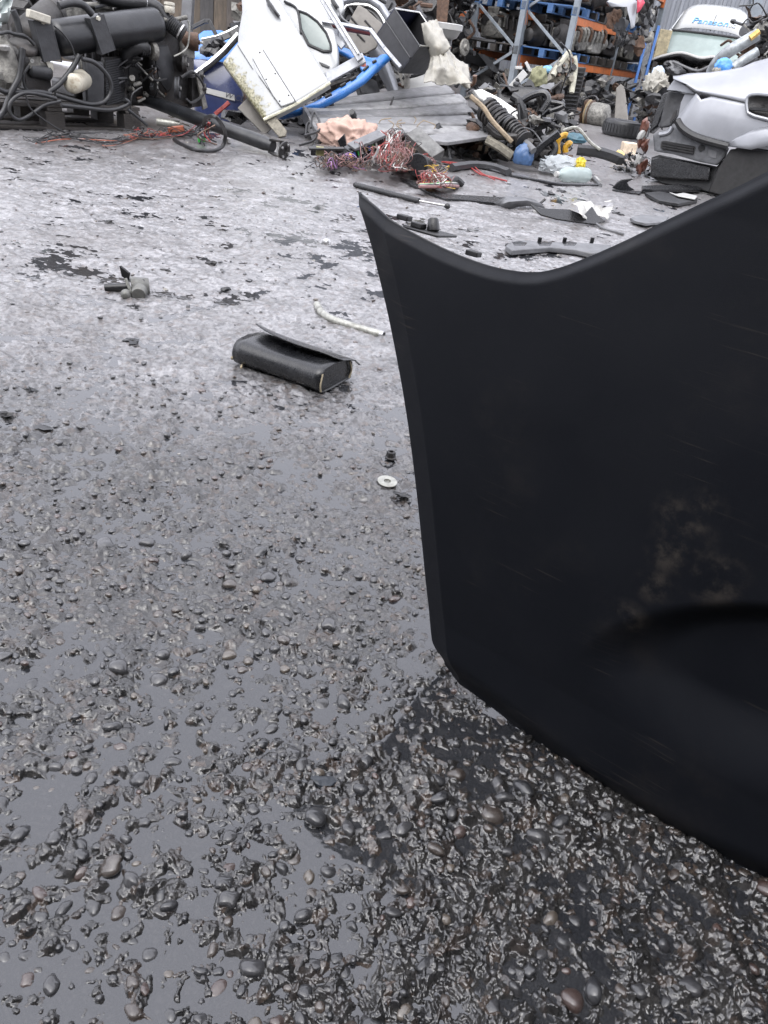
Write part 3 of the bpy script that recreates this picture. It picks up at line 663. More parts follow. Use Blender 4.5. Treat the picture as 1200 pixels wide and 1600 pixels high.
root = thing('pallet', 'oily dark wooden pallet under the lorry engine', 'pallet', Eu(-.3, .4, 0))
for k in range(5): build('deck_board', Geo().cbox(Eu(-.27, .06 + k * .17, .139), (1.2, .12, .022), EU, EW), PALLETW, root, bevel=.003)
for a in (-.81, -.27, .27):
    build('bearer', Geo().cbox(Eu(a, .4, .117), (.10, .8, .020), EU, EW), PALLETW, root, bevel=.003)
    for d in (.05, .4, .74): build('block', Geo().cbox(Eu(a, d, .062), (.125, .10, .09), EU, EW), PALLETW, root, bevel=.004)
for d in (.05, .4, .74): build('bottom_board', Geo().cbox(Eu(-.27, d, .010), (1.2, .1, .018), EU, EW), PALLETW, root, bevel=.003)

# air tank with its two channel brackets
a, b = E(84, 60, .14), E(246, 38, .14); ax = nrm(b - a); L = np.linalg.norm(b - a)
root = thing('air_tank', 'long black cylindrical air tank strapped between two channel brackets', 'tank', (a + b) / 2)
build('tank_shell', Geo().lathe(a, ax, [(-.03, .02), (-.02, .07), (.01, .1), (.03, .103), (L - .03, .103), (L - .005, .098), (L + .02, .07), (L + .03, .02)], 40), TANKBLK, root, smooth=50)
build('end_fitting', Geo().cyl(b + ax * .02, b + ax * .09, .022, seg=12), ALU, root)
for (x0, y0, x1, y1, w_) in ((62, 30, 84, 95, .15), (148, 25, 172, 82, .135)):
    p, q = E(x0 + 3, y0, .02), E(x1 - 2, y1, .02); dn = nrm(q - p); h = np.linalg.norm(q - p)
    sd_ = nrm(np.cross(dn, EN)); 
    if np.dot(sd_, EU) < 0: sd_ = -sd_
    br = build('bracket', Geo().cbox((p + q) / 2, (h, w_ * .72, .008), dn, sd_), DKGREY, root, bevel=.002)
    for s_ in (-1, 1): build('flange', Geo().cbox((p + q) / 2 + sd_ * s_ * w_ * .36 - EN * .03, (h, .008, .07), dn, sd_), DKGREY, br, bevel=.002)
    for tq in (.06,): build('bolt', Geo().cyl(p + dn * h * tq + EN * .002, p + dn * h * tq + EN * .02, .013, seg=6), PALEBR, br)
build('strap_pad', Geo().cbox(E(60, 26, .0), (.13, .045, .05), EU + V3((0, 0, -.18)), ZZ), PALEBR, root, bevel=.006)

a, b = E(36, 58, .2), E(84, 18, .3); ax = nrm(b - a); L = np.linalg.norm(b - a)
root = thing('silencer_drum', 'dusty dark grey metal drum tilted behind the left bracket', 'drum', a)
build('drum_shell', Geo().lathe(a, ax, [(-.02, .06), (0, .085), (.05, .088), (L - .01, .088), (L + .02, .082), (L + .045, .05), (L + .05, .01)], 32), DUSTY, root, smooth=50)
build('rim_bead', Geo().lathe(a + ax * (L - .03), ax, [(0, .088), (.008, .093), (.016, .088)], 32), DUSTY, root)

# radiator
root = thing('intercooler', 'black finned intercooler standing upright on the pallet', 'radiator', E(165, 165, .05) * (1, 1, 0))
c0, c1 = E(165, 166, .04), E(163, 95, .04); hh = np.linalg.norm(c1 - c0)
build('side_tank', Geo().obox(E(136, 166, .03), E(165, 168, .03) - E(136, 166, .03), c1 - c0, EW * .06), DKGREY, root, bevel=.012)
fr = E(194, 164, .22) - c0; fr[2] = 0
build('core', Geo().obox(c0 + ZZ * .0, fr, c1 - c0 + ZZ * .02, EW * .04), IRON, root, bevel=.003)
fn = nrm(np.cross(fr, ZZ)); fn = fn if np.dot(fn, CAMP - c0) > 0 else -fn
for k in range(19):
    t = k / 19; p = c0 + (c1 - c0) * (t + .02) + fn * .004
    build('fin', Geo().obox(p, fr * .96 + ZZ * .02, ZZ * .009, fn * .008), DKGREY, root)

# filter can
a, b = E(112, 131, -.05), E(130, 124, .08); ax = nrm(b - a); L = np.linalg.norm(b - a)
root = thing('oil_filter', 'stained off-white filter canister hanging amid black hoses', 'filter', a)
build('can', Geo().lathe(a, ax, [(-.012, .02), (-.008, .045), (.004, .056), (.012, .058), (L, .06), (L + .01, .05)], 26), FILTER, root, smooth=50)
build('neck', Geo().cyl(b, b + ax * .07, .03, seg=14), CASTG, root)
build('bracket_arm', Geo().tube([b + ax * .03, b + ZZ * .07, E(126, 90, .1)], .013, 8, 4), CASTG, root)

# engine with pulleys at the right end
root = thing('lorry_engine', 'oily black lorry engine with belt pulleys facing right on the pallet', 'engine', Eu(.25, .35, .15))
g = Geo(); g.obox(E(186, 165, .28), EU * .42, EW * .4, ZZ * .46); build('engine_block', g, IRON, root, bevel=.03)
for k in range(8): build('block_rib', Geo().cbox(Eu(.04 + .05 * k, .23, .40), (.014, .03, .28), EU, EW), IRON, root, bevel=.004)
build('cylinder_head', Geo().obox(Eu(-.02, .32, .60), EU * .46, EW * .26, ZZ * .10), CASTG, root, bevel=.015)
pts = [(243, 72), (262, 70), (270, 90), (273, 112), (268, 140), (262, 143), (250, 128), (244, 100)]
build('timing_cover', Geo().dome([E(x, y, .16) for x, y in pts], EN, .06, .012, .012), DKGREY, root)
def pulley(px, py, rx, d, nm='pulley', deep=.035, m=IRON):
    c = E(px, py, d); ax = nrm(EN * .62 + EU * .78); r = rx
    p = build(nm, Geo().lathe(c - ax * deep, ax, [(0, r * .9), (.004, r), (deep * .45, r * .93), (deep * .8, r), (deep, r * .97), (deep, r * .78), (deep * .72, r * .72), (deep * .72, r * .3), (deep * 1.1, r * .27), (deep * 1.1, .003)], 30), m, root, smooth=35)
    build('hub_bolt', Geo().cyl(c + ax * deep * .1, c + ax * deep * .3, r * .16, seg=6), ALU, p)
    return c, ax
pulley(293, 101, .062, .08); pulley(281, 138, .072, .05, m=DKGREY); pulley(318, 119, .034, .06, 'idler'); pulley(322, 139, .034, .06, 'idler'); pulley(310, 66, .058, .12, 'alternator', .11, RUST)
belt = [E(283, 121, .045), E(300, 112, .05), E(316, 128, .05), E(318, 147, .05), E(300, 160, .04), E(290, 154, .04)]
build('drive_belt', Geo().tube(belt, .010, 6, 6), RUBBER, root)
build('tensioner_arm', Geo().prism([E(307, 118, .05), E(313, 116, .05), E(325, 168, .05), E(318, 172, .05)], EW * .02), CASTG, root, bevel=.003)
build('belt_guard', Geo().prism([E(300, 122, .1), E(308, 120, .1), E(322, 165, .1), E(300, 168, .1)], EW * .05), IRON, root)
a, b = E(262, 34, .12), E(287, 54, .05); ax = nrm(b - a); L = np.linalg.norm(b - a); pr = []
for k in range(9): pr += [(L * k / 9, .048), (L * (k + .5) / 9, .054)]
build('ribbed_boot', Geo().lathe(a, ax, pr + [(L, .05)], 24), RUBBER, root)
build('hose_clamp', Geo().lathe(a + ax * L * .75, ax, [(0, .0555), (.012, .0555)], 24), STEEL, root)
a = E(246, 13, .15)
build('intake_pipe', Geo().tube([E(150, -10, .3), E(190, 2, .25), E(226, 5, .2), E(247, 14, .16), E(262, 34, .12)], .04, 18, 8), RUBBER, root)
build('pipe_clamp', Geo().lathe(E(226, 5, .2), EU + V3((0, 0, -.1)), [(-.006, .042), (.006, .042)], 20), STEEL, root)
build('reservoir_cap', Geo().lathe(E(265, 20, .1), ZZ, [(0, .03), (.01, .034), (.035, .034), (.04, .03), (.045, .036), (.06, .034), (.062, .01)], 20), PALEBR, root)
build('brass_union', Geo().tube([E(252, 31, .1), E(270, 31, .1), E(292, 27, .08)], .014, 10, 3), CASTG, root)
build('bracket_pipe', Geo().tube([E(294, 32, .08), E(296, 45, .08), E(293, 72, .08), E(284, 82, .08), E(272, 88, .1)], .006, 8, 5), ZINC, root)
a, b = E(200, 88, .18), E(236, 74, .12)
pr = [E(197, 98, .2), E(200, 82, .16), E(214, 74, .12), E(230, 74, .1)]
build('turbo_elbow', Geo().tube(pr, .045, 18, 6), RUBBER, root)
for t in (.5, .62, .74, .86): build('elbow_ring', Geo().lathe(E(205 + t * 28, 77, .115), EU, [(-.005, .047), (.005, .047)], 18), GLOSSBLK, root)
build('turbo_flange', Geo().lathe(E(236, 80, .1), EU, [(0, .05), (.03, .056), (.035, .04)], 20), CASTG, root)
for i in range(16):
    x, y = rnd.uniform(196, 262), rnd.uniform(95, 158); c = E(x, y, rnd.uniform(.14, .22))
    build('fitting', Geo().cyl(c, c + nrm((rnd.uniform(-1, 1), -.8, rnd.uniform(-.6, .6))) * rnd.uniform(.03, .08), rnd.uniform(.008, .022), seg=9), rnd.choice([IRON, DKGREY, CASTG, RUST]), root)
for i in range(9):
    x, y = rnd.uniform(196, 250), rnd.uniform(90, 130); p0 = E(x, y, .14)
    build('fuel_line', Geo().tube([p0, p0 + V3((rnd.uniform(-.1, .1), -.05, rnd.uniform(-.1, .1))), p0 + V3((rnd.uniform(-.15, .15), 0, rnd.uniform(-.2, .05)))], .007, 6, 5), rnd.choice([BLACKW, BLACKW, CASTG]), root)
build('front_block', Geo().obox(E(238, 168, .17), (E(306, 172, .17) - E(238, 168, .17)) * (1, 1, 0), ZZ * .5, EW * .3), IRON, root, bevel=.03)
build('pump_body', Geo().cyl(E(293, 101, .1), E(270, 101, .3), .05, seg=16), IRON, root)
build('alternator_mount', Geo().obox(E(284, 92, .14), (E(306, 94, .14) - E(284, 92, .14)), ZZ * .16, EW * .12), CASTG, root, bevel=.015)
build('sump', Geo().obox(Eu(.0, .24, .15), EU * .4, EW * .34, ZZ * .1), IRON, root, bevel=.02)
build('rear_block', Geo().obox(E(130, 100, .28), EU * .3, EW * .3, ZZ * .12), IRON, root, bevel=.02)

# left jumble: alloy gearbox end, plates and small tank
root = thing('gearbox_housing', 'grimy alloy gearbox housing at the left edge of the picture', 'gearbox', E(8, 130, .05))
build('case', Geo().blob(E(2, 98, .08), (.09, .09, .16), 5, .3, 3, 3), CASTG, root, smooth=30)
build('top_cap', Geo().lathe(E(2, 78, .02), ZZ, [(0, .045), (.02, .05), (.03, .045), (.03, .03), (.025, .0)], 20), ALU, root)
build('foot_bracket', Geo().prism([E(-12, 112, .0), E(22, 112, .0), E(26, 100, .0), E(20, 128, .0), E(-12, 122, .0)], EW * .06), CASTG, root, bevel=.004)
root = thing('mounting_plate', 'drilled grey steel mounting plate under the left bracket', 'bracket', E(65, 105, .06))
p = build('plate', Geo().prism([E(41, 89, .04), E(70, 88, .04), E(78, 109, .04), E(46, 107, .04)], EW * .012), CASTG, root, bevel=.002)
for q in ((50, 95), (65, 95)): build('hole_ring', Geo().lathe(E(q[0], q[1], .038), EN, [(0, .012), (.004, .012), (.004, .007), (0, .006)], 12), ALU, p)
build('side_ear', Geo().prism([E(71, 95, .03), E(83, 98, .03), E(84, 110, .03), E(78, 110, .03)], EW * .01), PALEBR, root)
build('small_tank', Geo().cyl(E(44, 108, .08), E(80, 114, .06), .045, seg=18, bev=.012), DKGREY, root)
build('lower_case', Geo().obox(E(40, 142, .08), E(82, 146, .08) - E(40, 142, .08), ZZ * .14, EW * .2), IRON, root, bevel=.01)
root = thing('air_compressor', 'dark dome topped compressor left of the channel bracket', 'compressor', E(40, 100, .1))
build('dome', Geo().blob(E(35, 76, .12), (.10, .09, .055), 8, .1, 3), DUSTY, root)
build('body', Geo().blob(E(30, 92, .14), (.1, .1, .1), 6, .12, 3), IRON, root)
build('outlet', Geo().tube([E(35, 76, .05), E(34, 84, .04), E(33, 98, .03)], .018, 10, 4), DKGREY, root)
g = Geo(); A = np.zeros((16, 16, 3)); rg = np.random.RandomState(12)
for i in range(16):
    for j in range(16):
        A[i, j] = E(-34 + j * 4.6 - (i * 1.6 if j > 8 else 0), -36 + i * 6 - j * 1.2, .26 + .05 * math.sin(i * .9 + j * .5) + rg.rand() * .03)
build('plastic_sheet', g.grid(A), mat('dirty_white_sheet', (.55, .60, .58), .5, var=.15, dirt=.5, dirtcol=(.25, .24, .2), dscale=6), label='dirty pale plastic sheet hanging above the gearbox at the far left', cat='sheet', solid=.004)

def hose(name, pts, r, m, label, d=-.03, scale=None, cat='hose'):
    P_ = [E(x, y, d + (q[0] if q else 0)) for x, y, *q in pts]
    for p in P_: p[2] = max(p[2], r)
    return build(name, Geo().tube(P_, r, 10, 7), m, label=label, cat=cat, smooth=60)
def s5(l): return [(x / 5, y / 5) for x, y in l]
hose('black_hose', s5([(620, 430), (560, 540), (470, 650), (380, 720)]), .016, RUBBER, 'straight black hose slanting down left of the white filter')
hose('black_hose', s5([(640, 460), (740, 490), (840, 590), (870, 700), (820, 790), (720, 815), (600, 790), (430, 740)]), .014, RUBBER, 'black hose arching round the right of the white filter', -.06)
hose('black_hose', s5([(180, 380), (170, 480), (150, 600), (90, 720), (40, 850), (-20, 930)]), .017, RUBBER, 'black hose dropping from the compressor to the lower left', -.05)
hose('black_hose', s5([(440, 770), (300, 735), (180, 730), (90, 790), (80, 880), (150, 935), (250, 890), (350, 820), (470, 790)]), .011, RUBBER, 'black hose lying in an open loop at the pallet corner', -.10)
hose('black_hose', s5([(480, 820), (650, 840), (850, 860), (960, 835), (1005, 800), (970, 775)]), .013, RUBBER, 'black hose drooping along the pallet front under the intercooler', -.08)
hose('black_hose', s5([(-20, 690), (60, 720), (200, 720), (300, 718), (400, 735)]), .015, RUBBER, 'black hose running level from the left edge', -.04)
hose('black_hose', s5([(230, 510), (185, 590), (200, 690), (260, 720)]), .008, RUBBER, 'thin black hose curling below the drilled plate', -.02)
hose('black_hose', s5([(460, 45), (560, 22), (650, 40), (720, 110)]), .022, RUBBER, 'thick ribbed black hose arching over the tank top', .05)
hose('black_hose', s5([(100, 80), (130, 150), (155, 250)]), .018, DKGREY, 'short grey hose rising beside the pale sheet', .1)
hose('black_hose', s5([(-10, 265), (60, 250), (110, 265), (200, 285), (270, 350)]), .010, RUBBER, 'black hose crossing in front of the compressor dome', .02)
hose('thin_cable', s5([(420, 200), (500, 270), (560, 360), (585, 440)]), .005, BLACKW, 'thin cable hanging across the front of the air tank', -.05, cat='cable')
hose('thin_cable', s5([(200, 740), (240, 850), (380, 960), (520, 1040), (650, 1090), (760, 1135), (890, 1150)]), .005, BLACKW, 'thin black cable trailing from the pallet onto the ground', -.12, cat='cable')
hose('brake_rod', s5([(1000, 855), (1080, 920), (1150, 980)]), .009, DKGREY, 'short straight rod poking out under the intercooler', -.05, cat='rod')
hose('dark_cable', [(203, 178), (206, 150), (214, 141), (222, 136)], .006, BLACKW, 'thin grey cable curling beside the drive shaft end', -.03, cat='cable')
for i in range(10):
    x, y = rnd.uniform(150, 200), rnd.uniform(-6, 18)
    hose('upper_pipe', [(x - 20, y + rnd.uniform(-6, 6)), (x, y), (x + 22, y + rnd.uniform(-4, 8))], rnd.uniform(.008, .022), rnd.choice([IRON, DKGREY, CASTG]), ['grey pipe', 'black pipe', 'oily pipe', 'thin pipe', 'short pipe', 'bent pipe', 'dull pipe', 'dark pipe', 'dirty pipe', 'stained pipe'][i] + ' in the jumble above the air tank, %d from its left end' % (i + 1) if 0 else ['grey', 'black', 'oily', 'thin', 'short', 'bent', 'dull', 'dark', 'dirty', 'stained'][i] + ' pipe in the jumble above the air tank', .3, cat='pipe')
g = Geo()
for i in range(26):
    c = E(rnd.uniform(-20, 235), rnd.uniform(-30, 30), rnd.uniform(.55, .9)); g.blob(c, (rnd.uniform(.06, .16), .1, rnd.uniform(.05, .14)), i, .4, 2, 2.5)
build('scrap_heap', g, IRON, label='dark oily heap of engine scrap behind the air tank', cat='scrap heap', smooth=30)

# drive shaft
a, b = Yp(226, 155, 6.05), G(436, 232, .055); ax = nrm(b - a); L = np.linalg.norm(b - a)
root = thing('drive_shaft', 'long black steel drive shaft slanting from the engine to the ground', 'drive shaft', (a + b) / 2 * (1, 1, 0))
build('shaft_tube', Geo().lathe(a, ax, [(0, .03), (.01, .04), (.25, .04), (.26, .044), (L - .12, .044), (L - .1, .04), (L - .05, .036), (L - .05, .02)], 28), TANKBLK, root, smooth=40)
sx_ = nrm(np.cross(ax, ZZ)); sz_ = np.cross(sx_, ax)
for s_ in (-1, 1): build('yoke_arm', Geo().prism([b - ax * .07 + sz_ * s_ * .03 - sx_ * .025, b - ax * .07 + sz_ * s_ * .03 + sx_ * .025, b + ax * .02 + sz_ * s_ * .042 + sx_ * .02, b + ax * .035 + sz_ * s_ * .042, b + ax * .02 + sz_ * s_ * .042 - sx_ * .02], sz_ * s_ * .014), IRON, root, bevel=.003)
build('flange_plate', Geo().lathe(b + ax * .035, ax, [(0, .05), (.004, .055), (.014, .055), (.016, .05), (.016, .02), (.008, .018)], 24), IRON, root)
for k in range(4): build('bolt', Geo().cyl(b + ax * .05 + (sx_ * math.cos(k * 1.57 + .5) + sz_ * math.sin(k * 1.57 + .5)) * .04, b + ax * .06 + (sx_ * math.cos(k * 1.57 + .5) + sz_ * math.sin(k * 1.57 + .5)) * .04, .008, seg=6), STEEL, root)
build('cross_joint', Geo().cyl(b - sz_ * .045, b + sz_ * .045, .014, seg=12), STEEL, root)

# wiring on the ground beside the pallet
def harness(name, label, px, n, mats, spread=8, r=(.0025, .0045), zmax=.05, group=None, loops=True, seed=1):
    rg = random.Random(seed); c = G(*px[len(px) // 2]); root = thing(name, label, 'wiring', c, group)
    for i in range(n):
        pts = []
        for (x, y) in px: pts.append(G(x + rg.gauss(0, spread), y + rg.gauss(0, spread * .32), max(.005, rg.random() * zmax)))
        if loops:
            k = rg.randrange(len(pts)); q = pts[k]; R = rg.uniform(.02, .075); ph = rg.random() * 6.3; tl_ = rg.uniform(.2, 1)
            pts[k:k] = [q + V3((math.cos(ph + t) * R, math.sin(ph + t) * R * tl_, abs(math.sin(ph * 2 + t)) * zmax)) for t in (0, 1.3, 2.6, 3.9, 5.2)]
        build('wire', Geo().tube(pts, rg.uniform(*r), 5, 5), rg.choice(mats), root, smooth=60)
    return root
harness('wiring_loom', 'orange and black loom trailing along the foot of the pallet', [(55, 222), (90, 216), (130, 215), (165, 222), (200, 218), (250, 212)], 10, [BLACKW, BLACKW, BLACKW, BLACKW, ORANGEW, BROWNW, BLACKW], 6, (.002, .004), zmax=.025, seed=3)
harness('wiring_loom', 'red and black loom tangle lying below the drive shaft', [(215, 212), (245, 214), (280, 210), (310, 205)], 13, [BLACKW, BLACKW, BLACKW, BLACKW, BLACKW, REDW, BROWNW], 8, (.002, .004), zmax=.045, seed=4)
root = thing('wiring_loop', 'thick taped black wiring loop standing against the drive shaft', 'wiring', G(320, 225))
build('taped_loom', Geo().tube([G(272, 218, .02), G(285, 226, .015), G(305, 234, .015), G(330, 236, .015), G(348, 228, .04), G(352, 208, .12), G(345, 192, .2), G(335, 182, .24), G(322, 184, .2), G(318, 195, .12)], .012, 9, 6), BLACKW, root)
for i in range(8): build('wire', Geo().tube([G(330 + rnd.uniform(-8, 8), 190 + rnd.uniform(-6, 10), .15), G(316 + rnd.uniform(-10, 10), 205 + rnd.uniform(-8, 8), .08), G(325 + rnd.uniform(-14, 14), 222 + rnd.uniform(-6, 6), .03)], .005, 5, 5), [BLACKW, REDW, BLACKW, BROWNW][i % 4], root)
build('green_plug', Geo().cbox(G(315, 219, .03), (.05, .03, .025), (1, .4, .2)), GREENW, root, bevel=.004)
build('white_plug', Geo().cbox(G(354, 220, .02), (.05, .03, .03), (1, -.4, .1)), WHITEPL, root, bevel=.004)
build('orange_connector', Geo().cbox(G(275, 202, .05), (.11, .03, .04), (1, .5, .2)), ORANGEW, label='orange plastic connector lying under the drive shaft', cat='connector', bevel=.006)
build('grey_tube', Geo().cyl(G(245, 190, .06), G(282, 195, .06), .025, seg=14), ZINC, label='pale grey tube end showing under the drive shaft', cat='pipe')

# ------------------------------------------------------------------ heap of doors, panels and boxes, centre left
PAINTW = mat('white_car_paint', (.29, .30, .303), .28, var=.05, scale=4, dirt=.25, dirtcol=(.23, .235, .225), dscale=5, bump=.02, coat=.5)
def mossy_white():
    m = mat('white_paint_with_moss', (.29, .30, .303), .3, var=.05, scale=4, bump=.05); t = m.node_tree; N = t.nodes; Lk = t.links.new; b = N['Principled BSDF']
    old = b.inputs['Base Color'].links[0].from_socket; at = N.new('ShaderNodeAttribute'); at.attribute_name = 'moss'
    n = N.new('ShaderNodeTexNoise'); n.inputs['Scale'].default_value = 22; n.inputs['Detail'].default_value = 8; tc = N.new('ShaderNodeTexCoord'); Lk(tc.outputs['Object'], n.inputs['Vector'])
    ad = N.new('ShaderNodeMath'); ad.operation = 'ADD'; Lk(at.outputs['Fac'], ad.inputs[0]); Lk(n.outputs['Fac'], ad.inputs[1])
    r = N.new('ShaderNodeValToRGB'); r.color_ramp.elements[0].position = .85; r.color_ramp.elements[1].position = 1.15; Lk(ad.outputs[0], r.inputs[0])
    cr = N.new('ShaderNodeValToRGB'); cr.color_ramp.elements[0].position, cr.color_ramp.elements[1].position = .4, .62; cr.color_ramp.elements[0].color = (.09, .085, .04, 1); cr.color_ramp.elements[1].color = (.3, .28, .19, 1)
    n2 = N.new('ShaderNodeTexNoise'); n2.inputs['Scale'].default_value = 60; Lk(tc.outputs['Object'], n2.inputs['Vector']); Lk(n2.outputs['Fac'], cr.inputs[0])
    mx = N.new('ShaderNodeMixRGB'); Lk(r.outputs[0], mx.inputs[0]); Lk(old, mx.inputs[1]); Lk(cr.outputs[0], mx.inputs[2]); Lk(mx.outputs[0], b.inputs['Base Color']); return m
BLUEP = mat('bright_blue_paint', (.025, .15, .45), .28, var=.2, scale=6, dirt=.3, dirtcol=(.02, .08, .2), dscale=8, bump=.03, coat=.4)
NAVYP = mat('navy_car_paint', (.028, .038, .10), .25, var=.25, scale=4, dirt=.25, dirtcol=(.1, .11, .14), dscale=5, bump=.02, coat=.5)
NAVYB = mat('navy_cabinet', (.016, .018, .04), .35, var=.25, scale=6, bump=.05)
BLKCAB = mat('black_cabinet', (.02, .02, .022), .45, var=.3, scale=8, dirt=.3, dirtcol=(.05, .05, .05), bump=.08)
SILVER = mat('silver_car_paint', (.235, .243, .262), .36, .3, var=.08, scale=6, dirt=.2, dirtcol=(.19, .195, .21), dscale=4, bump=.02, coat=.4)
CHROME = mat('dull_chrome', (.6, .6, .58), .22, .9, var=.15, dirt=.3, dirtcol=(.1, .1, .1))
ALUF = mat('grey_aluminium_frame', (.30, .31, .33), .4, .5, var=.2, dirt=.4, dirtcol=(.12, .12, .12))
GREYB = mat('grey_fibre_board', (.17, .16, .145), .75, var=.15, scale=12, dirt=.3, dirtcol=(.14, .13, .12))
GLASSG = mat('dusty_green_glass', (.11, .14, .132), .14, var=.15, scale=5, dirt=.4, dirtcol=(.17, .2, .19), bump=0)
MAROON = mat('maroon_trim', (.10, .02, .025), .4, var=.3)
TIMBER = mat('weathered_timber', (.17, .17, .174), .55, var=.3, scale=9, dirt=.55, dirtcol=(.045, .042, .04), dscale=5, bump=.6, bscale=40, stretch=(1, 1, 1))
TIMB2 = mat('weathered_timber_pale', (.21, .21, .212), .5, var=.3, scale=14, dirt=.6, dirtcol=(.05, .047, .045), dscale=9, bump=.6, bscale=50)
TIMB3 = mat('weathered_timber_dark', (.13, .13, .133), .5, var=.35, scale=12, dirt=.6, dirtcol=(.035, .033, .031), dscale=7, bump=.6, bscale=50)
TARP = mat('dirty_white_tarp', (.26, .25, .22), .6, var=.12, scale=8, dirt=.45, dirtcol=(.3, .27, .21), dscale=6, bump=.25, bscale=40)
DRIFT = mat('grey_driftwood', (.27, .26, .24), .8, var=.25, scale=30, bump=.5)
PINKC = mat('pink_cloth', (.38, .26, .215), .8, var=.12, scale=10, dirt=.4, dirtcol=(.35, .22, .17), dscale=14, bump=.2)
BAREW = mat('bare_wood', (.24, .19, .13), .7, var=.3, scale=20, dirt=.5, dirtcol=(.08, .07, .055), bump=.4)
LICHEN = mat('lichen_wood', (.20, .185, .15), .85, var=.4, scale=25, dirt=.6, dirtcol=(.05, .045, .04), bump=.6)

def resamp(P, n):
    P = np.array(P); Q = np.vstack([P, P[:1]]); d = np.r_[0, np.cumsum(np.linalg.norm(np.diff(Q, axis=0), axis=1))]
    return [np.array([np.interp(t, d, Q[:, k]) for k in range(3)]) for t in np.linspace(0, d[-1], n, endpoint=False)]
def panel(name, px, y0, n, m, parent, th=.05, bulge=.01, edge=.015, label=None, cat=None, nres=60):
    n = nrm(n); cx = np.mean([p[0] for p in px]); cy = np.mean([p[1] for p in px]); c = Yp(cx, cy, y0)
    P_ = resamp([PLp(x, y, c, n) for x, y in px], nres)
    return build(name, Geo().dome(P_, n, th, bulge, edge), m, parent, label=label, cat=cat, smooth=45), c, n
def bar(name, px, y0, n, wd, m, parent, th=.03, label=None, cat=None, bev=.004):
    n = nrm(n); c = Yp(px[0][0], px[0][1], y0); g = None; P_ = [PLp(x, y, c, n) for x, y in px]; g = Geo()
    for a, b in zip(P_[:-1], P_[1:]):
        d = nrm(b - a); s = np.cross(n, d); g.cbox((a + b) / 2, (np.linalg.norm(b - a) + wd * .5, wd, th), d, s)
    return build(name, g, m, parent, label=label, cat=cat, bevel=bev)

# rusty timber fence at the back left
root = thing('timber_fence', 'rusty brown upright plank fence behind the door heap', 'fence', Yp(330, 60, 10.5) * (1, 1, 0))
fmats = [mat('plank_brown_%d' % i, c, .7, var=.4, scale=8, stretch=(3, 3, .6), dirt=.5, dirtcol=(.03, .028, .026), bump=.4) for i, c in enumerate([(.075, .058, .042), (.05, .042, .037), (.09, .066, .04), (.038, .036, .036)])]
for i in range(29):
    x = -6.6 + i * .155; build('plank', Geo().cbox((x, 10.5 + .012 * (i % 2), 1.35 + rnd.uniform(-.05, .05)), (.156, .03, 2.7), (1, 0, 0), (0, 1, 0)), fmats[rnd.randrange(4)], root, bevel=.004)
for z in (.5, 2.1): build('rail', Geo().cbox((-4.43, 10.55, z), (4.5, .05, .1)), fmats[1], root)
bar('fence_post', [(296, -30), (292, 46)], 8.6, (0, -1, .1), .1, GREYPL, None, .08, 'grey metal post leaning behind the engine', 'post')

# blue door and navy door beside the engine
root = thing('blue_car_door', 'bright blue car door lying behind the navy one', 'car door', Yp(340, 90, 7.5))
panel('door_skin', [(298, 62), (318, 47), (345, 46), (372, 58), (372, 92), (345, 98), (310, 95), (298, 90)], 7.5, (.1, -.8, .6), BLUEP, root, .06, .02)
bar('window_trim', [(316, 63), (340, 58), (358, 50), (371, 43)], 7.2, (.1, -.9, .4), .03, CHROME, root, .02)
bar('window_seal', [(318, 66), (342, 61), (360, 54), (372, 47)], 7.18, (.1, -.9, .4), .05, RUBBER, root, .015)
bar('lower_seal', [(305, 118), (330, 100), (352, 80), (372, 57)], 7.05, (.1, -.9, .3), .045, RUBBER, root, .02)
bar('chrome_trim', [(302, 116), (328, 97), (350, 77), (371, 53)], 7.0, (.1, -.9, .3), .026, CHROME, root, .025)
for i, q in enumerate([(330, 72), (338, 68), (322, 80), (345, 66), (334, 78)]):
    build('door_mechanism', Geo().blob(Yp(q[0], q[1], 7.15), (.06, .04, .04), 20 + i, .35, 2, 2.5), GLOSSBLK, root, smooth=30)
bar('window_arm', [(302, 42), (320, 33), (327, 33), (338, 55)], 7.4, (0, -1, .2), .03, DKGREY, root, .02)
root = thing('navy_car_door', 'navy blue car door with a white lettered strip beside the engine', 'car door', Yp(340, 180, 7.1))
_, c_, n_ = panel('door_skin', [(296, 92), (318, 92), (345, 96), (374, 104), (380, 150), (372, 192), (335, 190), (305, 182), (298, 130)], 7.1, (.12, -1, .25), NAVYP, root, .06, .02)
st = [PLp(x, y, c_ + n_ * .028, n_) for x, y in [(312, 134), (327, 138), (366, 148), (367, 158), (327, 147), (312, 143)]]
strip = build('white_strip', Geo().prism(st, -n_ * .012), WHITEPL, root, bevel=.002)
def text(body, p, X, N, size, m, parent, shear=0.0, name='lettering', ext=.001, width=None):
    cu = bpy.data.curves.new(name, 'FONT'); cu.body = body; cu.size = size; cu.extrude = ext; cu.shear = shear; cu.offset = 0; cu.materials.append(m)
    tmp = bpy.data.objects.new('tmp_text', cu); COL.objects.link(tmp); dg = bpy.context.evaluated_depsgraph_get(); me = bpy.data.meshes.new_from_object(tmp.evaluated_get(dg)); bpy.data.objects.remove(tmp); me.name = name
    sc_ = 1.0 if width is None else width / max(v.co.x for v in me.vertices)
    X = nrm(X); N = nrm(N); Yv = np.cross(N, X); o = bpy.data.objects.new(name, me); COL.objects.link(o); o.parent = parent
    R = Matrix(((X[0], Yv[0], N[0]), (X[1], Yv[1], N[1]), (X[2], Yv[2], N[2]))); q = V3(p) - W[parent]
    o.matrix_local = Matrix.Translation(Vector(q)) @ R.to_4x4() @ Matrix.Diagonal((sc_, sc_, 1, 1)); W[o] = V3(p); return o
